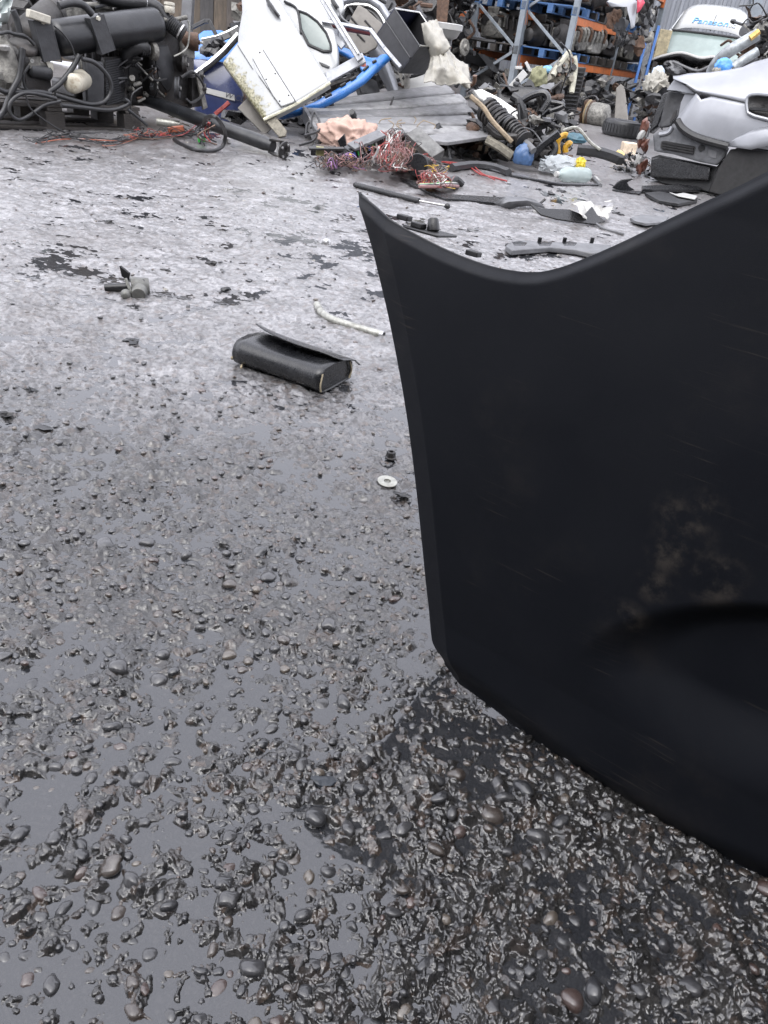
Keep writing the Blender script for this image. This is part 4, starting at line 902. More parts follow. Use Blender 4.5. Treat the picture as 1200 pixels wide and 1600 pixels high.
tp = PLp(350, 151.5, c_ + n_ * .030, n_); te = PLp(366, 156, c_ + n_ * .030, n_)
text('W CDI', tp, te - tp, n_, .062, mat('dark_print', (.03, .03, .04), .4, bump=0), strip, .3)
bar('pull_handle', [(337, 178), (347, 170), (357, 161)], 6.9, (.1, -1, .3), .03, mat('red_grip', (.28, .04, .035), .4), None, .03, 'dull red lever resting against the navy door', 'lever')
bar('grey_board', [(385, 165), (418, 198)], 6.7, (.1, -.85, .5), .13, GREYB, None, .02, 'warped grey board offcut below the mossy white door', 'board')
build('scrap_bracket', Geo().blob(Yp(365, 180, 6.8), (.1, .06, .05), 77, .5, 2, 3), GLOSSBLK, label='black plastic bracket by the foot of the mossy white door', cat='bracket', smooth=30)

# mossy white door leaning on the heap
root = thing('white_car_door', 'mossy edged white car door leaning over the heap', 'car door', Yp(412, 186, 6.7))
dn = nrm((-.12, -.82, .55)); out = [(370, -62), (376, -20), (378, 18), (372, 50), (371, 67), (347, 97), (412, 186), (460, 162), (515, 128), (436, 0), (404, -62)]
o, c_, n_ = panel('door_skin', out, 6.9, dn, mossy_white(), root, .09, .015, .02, nres=120)
Pw = np.array([v.co[:] for v in o.data.vertices]) + W[o]; ea, eb = PLp(347, 97, c_, n_), PLp(412, 186, c_, n_); e = nrm(eb - ea); s_ = nrm(np.cross(n_, e))
cen = PLp(440, 80, c_, n_); s_ = s_ if np.dot(cen - ea, s_) > 0 else -s_
# finer mesh for the moss mask: mask is stored per vertex by distance from the rotten lower edge
at = o.data.attributes.new('moss', 'FLOAT', 'POINT'); at.data.foreach_set('value', np.clip(.62 - (Pw - ea) @ s_ * 3.2, 0, .62).astype(np.float32))
pan = [(397, 69), (404, 70), (412, 77), (462, 158), (440, 166), (425, 150), (400, 112), (394, 95)]
build('side_moulding', Geo().dome(resamp([PLp(x, y, c_ + n_ * .016, n_) for x, y in pan], 40), n_, .012, .002, .006), PAINTW, root)
for a, b in (((395, 92), (427, 150)), ((411, 78), (463, 160)), ((371, 70), (395, 108)), ((404, 118), (440, 168))):
    build('seam', Geo().tube([PLp(*a, c_ + n_ * .0165, n_), PLp((a[0] + b[0]) / 2, (a[1] + b[1]) / 2, c_ + n_ * .0175, n_), PLp(*b, c_ + n_ * .0165, n_)], .003, 5, 3), DKGREY, root)
for q in ((406, 82), (430, 115), (416, 124), (451, 149), (437, 158)): build('bolt_hole', Geo().cyl(PLp(*q, c_ + n_ * .012, n_), PLp(*q, c_ + n_ * .0205, n_), .006, seg=8), IRON, root)
h = [(414, -4), (421, 0), (428, 10), (434, 20), (437, 27), (432, 25), (424, 17), (417, 8)]
build('handle_recess', Geo().dome(resamp([PLp(x, y, c_ + n_ * .018, n_) for x, y in h], 30), n_, .01, -.004, .006), GREYPL, root)
build('door_handle', Geo().tube([PLp(418, 0, c_ + n_ * .04, n_), PLp(427, 14, c_ + n_ * .05, n_), PLp(436, 26, c_ + n_ * .03, n_)], .012, 8, 5), GLOSSBLK, root)
build('inner_edge', Geo().prism([PLp(x, y, c_ - n_ * .03, n_) for x, y in [(414, 188), (430, 181), (448, 204), (446, 212), (436, 214)]], -n_ * .02), LICHEN, root, bevel=.004)
build('bottom_flange', Geo().tube([PLp(412, 187, c_ - n_ * .01, n_), PLp(462, 163, c_ - n_ * .01, n_), PLp(516, 129, c_ - n_ * .01, n_)], .012, 6, 3), mat('cream_edge', (.5, .49, .38), .5), root)

# white door with arched glass behind
root = thing('white_arched_door', 'white car door with an arched dusty window behind the mossy door', 'car door', Yp(520, 115, 7.4))
o, c_, n_ = panel('door_skin', [(430, -40), (462, -18), (490, 2), (510, 24), (522, 46), (528, 78), (528, 100), (516, 116), (500, 120), (470, 90), (440, 30)], 7.4, (-.1, -.88, .45), PAINTW, root, .09, .012)
gl = [(466, 17), (480, 22), (496, 34), (510, 52), (517, 70), (517, 80), (505, 80), (482, 70), (470, 46)]
P_ = resamp([PLp(x, y, c_ + n_ * .018, n_) for x, y in gl], 40)
build('window_glass', Geo().dome(P_, n_, .012, .004, .004), GLASSG, root); build('window_seal', Geo().tube(P_ + P_[:1], .011, 6, 1), RUBBER, root)
build('frame_pillar', Geo().tube([PLp(444, 2, c_ + n_ * .02, n_), PLp(462, 12, c_ + n_ * .02, n_), PLp(468, 30, c_ + n_ * .02, n_), PLp(470, 52, c_ + n_ * .02, n_)], .010, 6, 4), RUBBER, root)
build('lamp_cutout', Geo().dome(resamp([PLp(x, y, c_ + n_ * .016, n_) for x, y in [(498, 96), (508, 100), (516, 104), (512, 106), (502, 102)]], 20), n_, .006, 0, .004), DKGREY, root)
root = thing('white_tailgate', 'white panel with a small handle at the back of the heap', 'car panel', Yp(500, 30, 8.0))
o, c_, n_ = panel('panel_skin', [(455, 20), (470, -14), (482, -40), (532, -40), (538, 15), (530, 25), (515, 32), (498, 52), (475, 30)], 8.0, (0, -.85, .5), PAINTW, root, .08, .02)
build('handle', Geo().tube([PLp(519, 0, c_ + n_ * .04, n_), PLp(524, 8, c_ + n_ * .05, n_), PLp(528, 14, c_ + n_ * .04, n_)], .018, 8, 3), GLOSSBLK, root)
build('cable', Geo().tube([PLp(528, 14, c_ + n_ * .05, n_), PLp(535, 28, c_ + n_ * .08, n_), PLp(545, 36, c_ + n_ * .1, n_), PLp(556, 42, c_ + n_ * .12, n_)], .008, 6, 5), GREYPL, root)

# window frames
root = thing('aluminium_window_frame', 'grey aluminium window frame corner standing on the heap', 'window frame', Yp(563, 95, 6.9))
bar('long_rail', [(494, -18), (562, 92)], 7.0, (-.1, -.95, .3), .05, ALUF, root, .04); bar('short_rail', [(566, 92), (514, 121)], 6.93, (-.1, -.95, .3), .075, ALUF, root, .03)
bar('glazing_bead', [(502, -10), (560, 84)], 6.95, (-.1, -.95, .3), .014, CHROME, root, .02)
root = thing('trim_frame', 'thin grey and maroon window trim frame behind the aluminium one', 'window frame', Yp(560, 60, 7.5))
bar('maroon_rail', [(508, 36), (545, 45), (577, 51)], 7.45, (0, -.95, .3), .04, MAROON, root, .03); bar('grey_rail', [(504, 33), (545, 40), (579, 47)], 7.4, (0, -.95, .3), .025, ALUF, root, .03)
bar('grey_stile', [(579, 47), (600, 75), (625, 104)], 7.3, (0, -.95, .3), .03, ALUF, root, .03); bar('inner_stile', [(504, 36), (535, 72)], 7.5, (0, -.95, .3), .05, ALUF, root, .03)

def blue_tailgate():
    root = thing('blue_tailgate', 'bright blue tailgate inner frame arching under the white doors', 'tailgate', Yp(560, 150, 7.0))
    n = nrm((-.05, -.75, .65)); c = Yp(540, 140, 7.2)
    outer = [(430, 186), (462, 181), (500, 172), (540, 152), (572, 130), (596, 106), (612, 89)]; inner = [(436, 178), (466, 172), (492, 160), (525, 140), (555, 122), (575, 104), (590, 90)]
    A = np.zeros((7, 7, 3))
    for j in range(7):
        a, b = PLp(*outer[j], c, n), PLp(*inner[j], c, n)
        for i in range(7): t = i / 6; A[i, j] = a * (1 - t) + b * t + n * (.035 * math.sin(t * math.pi) ** .5)
    rows = [[A[i, min(j, 6)] for j in range(7)] for i in range(7)]
    build('frame_arch', Geo().grid(A), BLUEP, root, smooth=35, solid=.006)
    build('corner_gusset', Geo().dome(resamp([PLp(x, y, c - n * .03, n) for x, y in [(562, 84), (578, 90), (600, 89), (612, 88), (590, 110), (572, 118), (562, 104)]], 30), n, .03, .004, .01), BLUEP, root)
    build('upper_rail', Geo().dome(resamp([PLp(x, y, c - n * .1, n) for x, y in [(527, 71), (545, 76), (557, 86), (556, 93), (543, 88), (528, 80)]], 30), n, .03, .005, .01), BLUEP, root)
    for q in ((568, 110, 575, 103), (548, 125, 556, 120), (532, 135, 540, 130), (508, 152, 518, 147), (582, 98, 588, 95)):
        build('slot', Geo().tube([PLp(q[0], q[1], c + n * .037, n), PLp(q[2], q[3], c + n * .037, n)], .012, 6, 1), IRON, root)
    build('lower_rail', Geo().dome(resamp([PLp(x, y, c - n * .05, n) for x, y in [(430, 180), (475, 164), (476, 175), (440, 184)]], 24), n, .03, .004, .01), BLUEP, root)
blue_tailgate()
bit_ = build('red_scrap', Geo().blob(Yp(565, 100, 6.95), (.035, .02, .02), 31, .3, 2, 2), mat('coral_plastic', (.55, .16, .12), .4), label='small coral plastic scrap at the window frame corner', cat='debris', smooth=30)
root = thing('parcel_shelf', 'slotted grey fibre board standing behind the trim frame', 'board', Yp(575, 70, 7.9))
o, c_, n_ = panel('board', [(538, 62), (546, 32), (560, 7), (572, 14), (598, 38), (592, 62), (588, 74), (570, 84), (545, 78)], 7.9, (0, -.95, .3), GREYB, root, .03, .004, .006)
for a, b in (((549, 28), (560, 41)), ((570, 32), (584, 48)), ((558, 53), (570, 65))): build('slot', Geo().tube([PLp(*a, c_ + n_ * .004, n_), PLp(*b, c_ + n_ * .004, n_)], .009, 6, 1), IRON, root)
root = thing('silver_wheel_arch', 'silver wheel arch panel curving at the top of the heap', 'car panel', Yp(570, 30, 8.3))
n = nrm((0, -.9, .4)); c = Yp(575, 15, 8.3); oa = [(525, 18), (536, 2), (555, -6), (580, -5), (600, 8), (612, 26), (616, 48)]; ia = [(533, 28), (540, 10), (556, 7), (576, 9), (590, 18), (600, 33), (606, 52)]
A = np.zeros((6, 7, 3))
for j in range(7):
    a, b = PLp(*oa[j], c, n), PLp(*ia[j], c, n)
    for i in range(6): t = i / 5; A[i, j] = a * (1 - t) + b * t + n * (.06 * math.sin(t * math.pi))
build('arch_skin', Geo().grid(A), SILVER, root, smooth=60, solid=.006)
build('arch_lip', Geo().tube([PLp(*q, c + n * .01, n) for q in ia], .016, 7, 5), CHROME, root); build('arch_liner_and_shade', Geo().tube([PLp(q[0] - 3, q[1] + 6, c - n * .05, n) for q in ia], .05, 8, 5), RUBBER, root)
A = np.zeros((10, 8, 3)); lf = [(569, 68), (574, 78), (580, 90), (586, 103), (592, 115), (598, 126), (604, 138), (610, 150), (616, 160), (620, 168)]; rt = [(587, 67), (593, 72), (600, 80), (606, 92), (611, 104), (615, 115), (619, 127), (622, 140), (626, 150), (630, 160)]
for i in range(10):
    a, b = Yp(*lf[i], 8.15), Yp(*rt[i], 8.2)
    for j in range(8): t = j / 7; A[i, j] = a * (1 - t) + b * t + V3((0, -.05, .02)) * math.sin(t * 3.14)
build('silver_fender', Geo().grid(A), SILVER, label='curved silver fender strip under the navy drawer', cat='car panel', solid=.008)

# open navy drawer unit
def drawer():
    root = thing('drawer_box', 'open navy and black metal drawer tipped on the heap', 'drawer', Yp(640, 100, 7.3))
    P0, Pa, Pb, Pc = Yp(616, 14, 7.6), Yp(655, 72, 7.25), Yp(588, 56, 7.75), Yp(655, 20, 7.95); a, b, c = Pa - P0, Pb - P0, Pc - P0
    t = .012; A_, B_, C_ = nrm(a), nrm(b), nrm(c)
    def wall(nm, p, x, y, tv, m): build(nm, Geo().obox(p, x, y, tv), m, root, bevel=.003)
    wall('side_panel', P0, a, b, C_ * t, BLKCAB); wall('far_side_panel', P0 + c, a, b, C_ * t, BLKCAB)
    wall('back_panel', P0 - A_ * t, c + C_ * t, b, A_ * t, NAVYB); wall('front_panel', Pa, c + C_ * t, b, A_ * t, BLKCAB); wall('base_panel', P0 + b, a, c, B_ * t, BLKCAB)
    for p, d in ((P0, a), (P0 + c, a), (P0, c), (Pa, c)): build('rim', Geo().tube([p - B_ * .004, p + d - B_ * .004], .007, 6, 1), CHROME if p is not P0 or d is c else DKGREY, root)
    build('side_rib', Geo().tube([P0 + b * .45 - C_ * .003, P0 + a + b * .45 - C_ * .003], .008, 6, 1), BLKCAB, root)
    build('runner', Geo().tube([P0 + c * .5 + b * .5, P0 + a + c * .5 + b * .5], .008, 6, 1), CHROME, root)
    for tt in (.2, .5): build('rivet', Geo().blob(P0 + c * .25 + b * (.2 + tt * .4) + A_ * .004, (.01, .01, .01), 1, 0, 1), CHROME, root)
drawer()

def crumple(name, px, y0, y1, m, label, cat, seed, amp, nu=22, nv=22, solid=.006, bulge=.15, fr=4.0):
    # quad of pixels (tl, tr, br, bl); hangs as a creased sheet with folds
    tl_, tr_, br_, bl_ = px; rg = np.random.RandomState(seed); A = np.zeros((nv, nu, 3)); K = rg.randn(7, 2) * fr; ph = rg.rand(7) * 6.28
    for i in range(nv):
        t = i / (nv - 1)
        for j in range(nu):
            s = j / (nu - 1); x = (tl_[0] * (1 - s) + tr_[0] * s) * (1 - t) + (bl_[0] * (1 - s) + br_[0] * s) * t; y = (tl_[1] * (1 - s) + tr_[1] * s) * (1 - t) + (bl_[1] * (1 - s) + br_[1] * s) * t
            f = sum((1 - abs(math.sin(K[k] @ (s, t) + ph[k]))) ** 2 for k in range(7)) / 7 - .4
            p = Yp(x, y, y0 * (1 - t) + y1 * t - bulge * math.sin(s * math.pi) * math.sin(t * math.pi)); edge = 1.0
            A[i, j] = p + V3((math.sin(7 * t + ph[1]) * .3, -1, .7)) * f * amp * edge + rg.randn(3) * amp * .012
    return build(name, Geo().grid(A), m, label=label, cat=cat, smooth=180, solid=solid)
crumple('white_tarpaulin', ((658, 36), (682, 30), (704, 72), (676, 100)), 7.6, 7.3, TARP, 'narrow white tarpaulin strip hanging behind the drawer', 'tarpaulin', 2, .07)
crumple('white_tarpaulin', ((676, 74), (702, 68), (736, 134), (664, 124)), 7.5, 7.0, TARP, 'creased off-white tarpaulin heaped right of the drawer', 'tarpaulin', 5, .13, 34, 34, fr=5)
crumple('white_tarpaulin', ((700, 84), (731, 100), (734, 138), (712, 126)), 7.4, 7.2, TARP, 'right hand fold of off-white tarpaulin against the rack', 'tarpaulin', 9, .07)
panel('white_board', [(625, 106), (640, 112), (690, 118), (700, 132), (690, 140), (640, 140), (632, 124)], 8.4, (0, -.6, .8), WHITEPL, None, .02, .003, .006, 'dirty white board lying under the driftwood stick', 'board')
root = thing('driftwood_branch', 'forked grey branch standing behind the timber platform', 'branch', Yp(640, 135, 8.3))
build('main_stem', Geo().tube([Yp(636, 138, 8.3), Yp(636, 110, 8.28), Yp(637, 80, 8.25)], .032, 9, 4, .022), DRIFT, root); build('fork', Geo().tube([Yp(637, 118, 8.27), Yp(641, 102, 8.25), Yp(645, 94, 8.23), Yp(650, 91, 8.22)], .028, 9, 5, .024), DRIFT, root)
bar('broken_lath', [(622, 104), (630, 132)], 8.3, (0, -1, .1), .035, DRIFT, None, .02, 'grey broken slat left of the driftwood branch', 'lath')
c = Yp(700, 52, 8.6); root = thing('white_basin', 'white plastic basin on a stand behind the tarpaulin', 'basin', c)
build('bowl', Geo().lathe(c, ZZ, [(-.05, .05), (-.03, .09), (.02, .115), (.03, .13), (.075, .133), (.08, .12), (.075, .118), (0, .08)], 26), WHITEPL, root); build('bowl_stand', Geo().tube([c + V3((.02, 0, -.05)), c + V3((.01, 0, -.4))], .03, 8, 1), GREYPL, root)

# timber platform
def platform():
    FL, FR, BL, BR = Yp(500, 203, 6.25), Yp(779, 212, 7.0), Yp(474, 157, 7.3), Yp(698, 131, 8.35)
    root = thing('timber_platform', 'weathered grey timber platform of wide boards tilted on the scrap', 'platform', (FL + FR) / 2 * (1, 1, 0))
    n = nrm(np.cross(FR - FL, BL - FL)); n = n if n[2] > 0 else -n; N_ = 5; rg = random.Random(3)
    for k in range(N_):
        t0, t1 = k / N_ + .011, (k + 1) / N_ - .011; e0 = rg.uniform(-.012, .012); e1 = rg.uniform(-.02, .02)
        a, b, c, d = FL + (BL - FL) * t0, FR + (BR - FR) * t0, FR + (BR - FR) * t1, FL + (BL - FL) * t1
        if k == 0: a2 = a + (b - a) * .02; b = a + (b - a) * 1.0; a = a2
        a, b, c, d = a + (b - a) * -e0, b + (b - a) * e1, c + (c - d) * e1, d - (c - d) * e0
        m = 18; up = rg.uniform(-.004, .004)
        top = []; 
        A = np.zeros((6, m + 1, 3))
        for j in range(m + 1):
            s = j / m; w1 = rg.uniform(-.006, .006) if k == 0 else rg.uniform(-.002, .002)
            for i in range(6):
                t = i / 5; p = (a * (1 - s) + b * s) * (1 - t) + (d * (1 - s) + c * s) * t; A[i, j] = p + n * (up + .006 * math.sin(s * 5 + k) - .004 * (2 * t - 1) ** 4) + (a - d) / np.linalg.norm(a - d) * w1 * (1 - t)
        build('plank', Geo().grid(A), [TIMBER, TIMB2, TIMB3][(k * 2 + 1) % 3], root, smooth=35, solid=.035 if np.dot(np.cross(A[0, 1] - A[0, 0], A[1, 0] - A[0, 0]), n) > 0 else -.035)
    for s in (.06, .5, .93):
        p, q = FL + (FR - FL) * s, BL + (BR - BL) * s; build('bearer', Geo().cbox((p + q) / 2 - n * .085, (np.linalg.norm(q - p) * .96, .09, .09), q - p, FR - FL), BAREW, root, bevel=.004)
    p, q = FL - n * .02, BL - n * .02; build('edge_board', Geo().cbox((p + q) / 2 - n * .03 - nrm(FR - FL) * .02, (np.linalg.norm(q - p), .03, .1), q - p, FR - FL), TIMBER, root, bevel=.003)
    # splintered front board lying proud of the others
    pts = [(655, 213), (700, 207), (752, 199), (777, 207), (776, 211), (700, 222), (668, 219)]; c = (FL + FR) / 2 + n * .02
    build('splintered_plank', Geo().prism([PLp(x, y, c, n) for x, y in pts], -n * .025), TIMBER, root, bevel=.003)
    for i in range(7):
        x, y = rg.uniform(590, 680), rg.uniform(192, 210); p = PLp(x, y, c, n); build('splinter', Geo().tube([p, p + V3((rg.uniform(-.05, .05), 0, .03)), p + V3((rg.uniform(-.1, .1), 0, .05))], .004, 5, 3), BAREW, root)
    for i, (s, t) in enumerate(((.1, .1), (.95, .3), (.9, .9), (.15, .9))):
        p = FL + (FR - FL) * s + (BL - FL) * t - n * .1; build('leg', Geo().cbox((p[0], p[1], p[2] / 2 - .02), (.09, .09, max(p[2], .1))), PALLETW, root)
platform()
# dark junk packed under and behind the platform
HEAPM = [IRON, GLOSSBLK, RUBBER, DKGREY, PLASTIC, CASTG, RUST, IRON, GREYPL]
def heap(label, n, x0, x1, y0, y1, Y0, Y1, seed, r=(.06, .16)):
    rg = random.Random(seed); gs = {}; n = int(n * 2.2); k_ = .55
    def dirn(f=1.0): return nrm((rg.uniform(-1, 1), rg.uniform(-1, 1), rg.uniform(-f, f)))
    for i in range(n):
        m = rg.choice(HEAPM); g = gs.setdefault(m.name, (Geo(), m))[0]; c = Yp(rg.uniform(x0, x1), rg.uniform(y0, y1), rg.uniform(Y0, Y1)); c[2] = max(c[2], .03); q = rg.random(); R = rg.uniform(*r) * k_
        if q < .25: g.blob(c, (R, R * rg.uniform(.5, 1), R * rg.uniform(.4, .9)), seed * 100 + i, .55, 2, 3.2)
        elif q < .45: d = dirn(.6); L = R * rg.uniform(3, 6); g.lathe(c, d, [(0, R * .3), (L * .1, R * .34), (L * .3, R * .34), (L * .32, R * .22), (L * .8, R * .2), (L * .82, R * .36), (L * .95, R * .3)], 9)
        elif q < .62: p = c; pts = [p]; d = dirn(.6); [pts.append(pts[-1] + nrm(d + dirn() * .8) * R * 1.6) for _ in range(4)]; g.tube(pts, R * rg.uniform(.08, .2), 6, 4)
        elif q < .75: d = dirn(); [g.lathe(c, d, [(0, R * .5), (R * .1, R * .9), (R * .3, R * .85), (R * .35, R * .4), (R * .6, R * .3)], 12)]
        elif q < .9: X = dirn(.5); Y_ = dirn(); g.cbox(c, (R * rg.uniform(2, 4), R * rg.uniform(.5, 1.4), R * rg.uniform(.06, .25)), X, Y_); g.cbox(c + X * R * .5, (R * rg.uniform(.4, 1), R * rg.uniform(.4, 1), R * .6), X, Y_)
        else: d = dirn(.4); s_ = np.cross(d, ZZ) * R; A = np.array([[c + d * R * 2.5 * u_ + s_ * v_ + ZZ * R * .6 * math.sin(3 * u_ + v_ * 2) for u_ in np.linspace(-1, 1, 7)] for v_ in np.linspace(-1, 1, 4)]); g.grid(A); g.grid(A - ZZ * .008, True)
    root = thing('scrap_heap', label, 'scrap heap', Yp((x0 + x1) / 2, y1, (Y0 + Y1) / 2) * (1, 1, 0))
    for g, m in gs.values(): build('mixed_scrap', g, m, root, smooth=30, kind='stuff')
heap('dark scrap packed in shadow under the white doors', 40, 330, 520, 150, 205, 7.2, 8.2, 51)
heap('dark scrap packed beneath the timber platform', 46, 480, 790, 205, 235, 6.9, 7.9, 52)
heap('dark scrap behind the doors and window frames', 50, 370, 640, 0, 140, 8.3, 9.3, 53, (.1, .25))
bar('concrete_post', [(648, 212), (680, 241)], 6.2, (0, -.6, .8), .12, mat('grey_concrete', (.12, .12, .117), .7, dirt=.5, bump=.4), None, .06, 'grey concrete post end propped under the platform front', 'post')

# pink cloth, fuse box and the colourful wiring
v_, f_ = ico(5); rg = np.random.RandomState(8); K = rg.randn(9, 3) * 3.4; ph = rg.rand(9) * 6.28
fold = sum((1 - np.abs(np.sin(v_ @ K[k] + ph[k]))) ** 2 for k in range(9)) / 9
cl = v_ * (.66 + .7 * fold)[:, None] * V3((.25, .16, .17)); cl[:, 2] = np.maximum(cl[:, 2], -.06); cl[:, 0] += .05 * np.maximum(cl[:, 2], 0)
build('pink_cloth', Geo().add(cl + Yp(546, 218, 6.15), f_), PINKC, label='crumpled dusty pink cloth lying against the platform', cat='cloth', smooth=180)
build('black_wedge', Geo().prism([Yp(527, 220, 5.85), Yp(538, 209, 5.85), Yp(542, 231, 5.85), Yp(534, 236, 5.85)], (0, .05, 0)), GLOSSBLK, label='upright black plastic wedge in front of the pink cloth', cat='debris', bevel=.004)
root = thing('relay_box', 'small black relay box with yellow parts left of the pink cloth', 'box', G(500, 245))
build('box_base', Geo().obox(G(485, 243, .03), G(520, 245, .03) - G(485, 243, .03), (0, .12, 0), (0, 0, .06)), GLOSSBLK, root, bevel=.005)
build('relay', Geo().cbox(G(500, 236, .1), (.05, .04, .05), (1, .2, 0)), mat('olive_relay', (.2, .19, .08), .4), root, bevel=.003); build('box_lid', Geo().cbox(G(510, 232, .12), (.22, .1, .012), (1, .2, .1)), PLASTIC, root, bevel=.002)
root = thing('fuse_box', 'tilted grey black fuse box in the wiring heap', 'fuse box', G(572, 250))
X = nrm((.75, .45, .4)); Yv = nrm((-.3, .8, .2)); c = Yp(570, 233, 5.75)
build('casing', Geo().cbox(c, (.26, .12, .10), X, Yv), GLOSSBLK, root, bevel=.008); build('lid', Geo().cbox(c + V3((.01, -.05, .06)), (.24, .12, .02), X, Yv), GREYPL, root, bevel=.004)
for k in range(8): build('fuse', Geo().cbox(c + X * (-.1 + .028 * k) + V3((0, -.075, .0)), (.012, .02, .03), X, Yv), [YELW, BLUEW, GREENW, WHITEW][k % 4], root)
MIXW = [PINKW, PINKW, PINKW, PINKW, REDW, REDW, BROWNW, BROWNW, BROWNW, BLACKW, BLACKW, BLACKW, WHITEW]
harness('wiring_heap', 'pinkish wiring strands spread left of the fuse box', [(512, 262), (525, 252), (545, 256), (560, 262)], 26, [PINKW, PINKW, BROWNW, BLACKW, PURPW], 9, (.0018, .0034), .06, seed=11)
harness('wiring_heap', 'red and brown looped wiring bundle at the middle of the heap', [(585, 252), (600, 232), (615, 225), (628, 245), (618, 262), (640, 262)], 60, MIXW, 9, (.0016, .0032), .11, seed=12)
harness('wiring_heap', 'multicoloured cut wiring bundle at the right with bright ends', [(640, 262), (660, 258), (680, 270), (668, 284), (690, 288)], 52, MIXW + [REDW, YELW, PURPW], 9, (.0016, .0032), .06, seed=13)
root = thing('taped_loom', 'black taped loom with red green and white wire ends', 'wiring', G(700, 285))
for i, m in enumerate((REDW, REDW, GREENW, WHITEW, BLACKW, BLACKW, PINKW)): build('wire', Geo().tube([G(655, 288 + i * .6, .05), G(680, 286 + i, .05), G(700, 284 + i, .05), G(716, 283 + i * 1.4, .02)], .009, 6, 5), m, root)
build('tape_sleeve', Geo().tube([G(700, 284, .05), G(712, 280, .05), G(722, 288, .02)], .022, 8, 4), BLACKW, root)
hz_ = [(690, 253), (715, 255), (735, 262), (750, 272), (770, 277), (792, 283)]
build('red_wire', Geo().tube([G(x, y, .015) for x, y in hz_], .006, 6, 6), REDW, label='single red wire running right across the bare ground', cat='wire')
build('red_wire', Geo().tube([G(x + 3, y + 4 * math.sin(i * 2), .02) for i, (x, y) in enumerate(hz_[:5])], .005, 6, 6), REDW, label='shorter red wire twisted beside the long red one', cat='wire')
build('white_cable', Geo().tube([G(592, 230, .35), G(588, 240, .3), G(583, 250, .15), G(590, 258, .06), G(602, 250, .1)], .005, 8, 6), WHITEW, label='pale cable loop hanging in the wiring heap', cat='cable')
build('black_motor', Geo().cyl(G(652, 258, .1), G(662, 262, .05), .07, seg=18), GLOSSBLK, label='small black motor at the top of the right wiring bundle', cat='motor')
for i, (x, y, lx) in enumerate(((486, 200, 'left'), (478, 215, 'far left'))):
    build('loose_cable', Geo().tube([Yp(x, y, 6.2), Yp(x + 2, y - 20, 6.3), Yp(x + 8, y - 22, 6.3), Yp(x + 14, y + 2, 6.1), Yp(x - 10, y + 12, 6.0)], .009, 6, 6), BLACKW, label='loose black cable loop at the %s of the pink cloth' % lx, cat='cable')

# ------------------------------------------------------------------ suspension scrap heap, centre right
def XY(px, py, y): return Yp(px, py, y)
heap('dark tangled suspension scrap right of the platform', 90, 735, 890, 175, 250, 6.9, 7.9, 61, (.05, .13))
heap('dark scrap piled in front of the rack', 60, 745, 880, 140, 185, 8.0, 9.4, 62, (.06, .15))
def strut(label, a, b, R, y, m=IRON):
    a, b = XY(*a, y), XY(*b, y - .25); d = nrm(b - a); root = thing('suspension_strut', label, 'strut', (a + b) / 2)
    L = np.linalg.norm(b - a); build('coil_spring', Geo().helix(a, a + d * L * .6, R, R * .17, 6), m, root); build('top_mount', Geo().lathe(a - d * .03, d, [(0, R * .5), (.01, R * 1.1), (.03, R * 1.15), (.04, R * .6)], 20), RUBBER, root)
    build('lower_seat', Geo().lathe(a + d * L * .58, d, [(0, R * 1.2), (.015, R * 1.25), (.03, R * .5)], 22), IRON, root); build('damper_tube', Geo().cyl(a + d * L * .1, b, R * .45, seg=14), GREYPL, root)
    build('dust_boot', Geo().lathe(a + d * .02, d, [(0.03 * k, R * (.5 if k % 2 else .58)) for k in range(8)], 16), RUBBER, root)
strut('black coil spring strut lying at the right end of the platform', (762, 172), (806, 218), .085, 7.0)
strut('second shorter coil strut with grey damper beside the platform', (796, 196), (834, 236), .06, 6.8)
PANW = mat('scuffed_white_bumper', (.58, .58, .56), .4, var=.1, dirt=.5, dirtcol=(.12, .115, .11), dscale=7)
root = thing('white_bumper', 'scuffed white bumper skin with dark lamp holes in the scrap', 'bumper', XY(800, 180, 7.6))
o, c_, n_ = panel('bumper_skin', [(740, 140), (752, 138), (780, 152), (806, 170), (832, 186), (852, 192), (846, 204), (820, 198), (796, 186), (768, 166), (748, 152)], 7.5, (.2, -.75, .6), PANW, root, .05, .02, .02)
for q in ([(760, 152), (768, 151), (778, 162), (774, 165)], [(806, 178), (816, 179), (822, 188), (812, 187)]): build('lamp_hole', Geo().dome(resamp([PLp(x, y, c_ + n_ * .022, n_) for x, y in q], 20), n_, .01, -.002, .004), IRON, root)
A = np.zeros((5, 12, 3))
for j in range(12):
    t = j / 11; a = XY(778 + 84 * t, 141 - 5 * math.sin(t * 3.1), 8.0); 
    for i in range(5): A[i, j] = a + V3((0, .04 * math.cos(i / 4 * 3.1), -.035 * i))
build('black_bumper', Geo().grid(A), RUBBER, label='long black bumper strip lying on top of the scrap heap', cat='bumper', solid=.008)
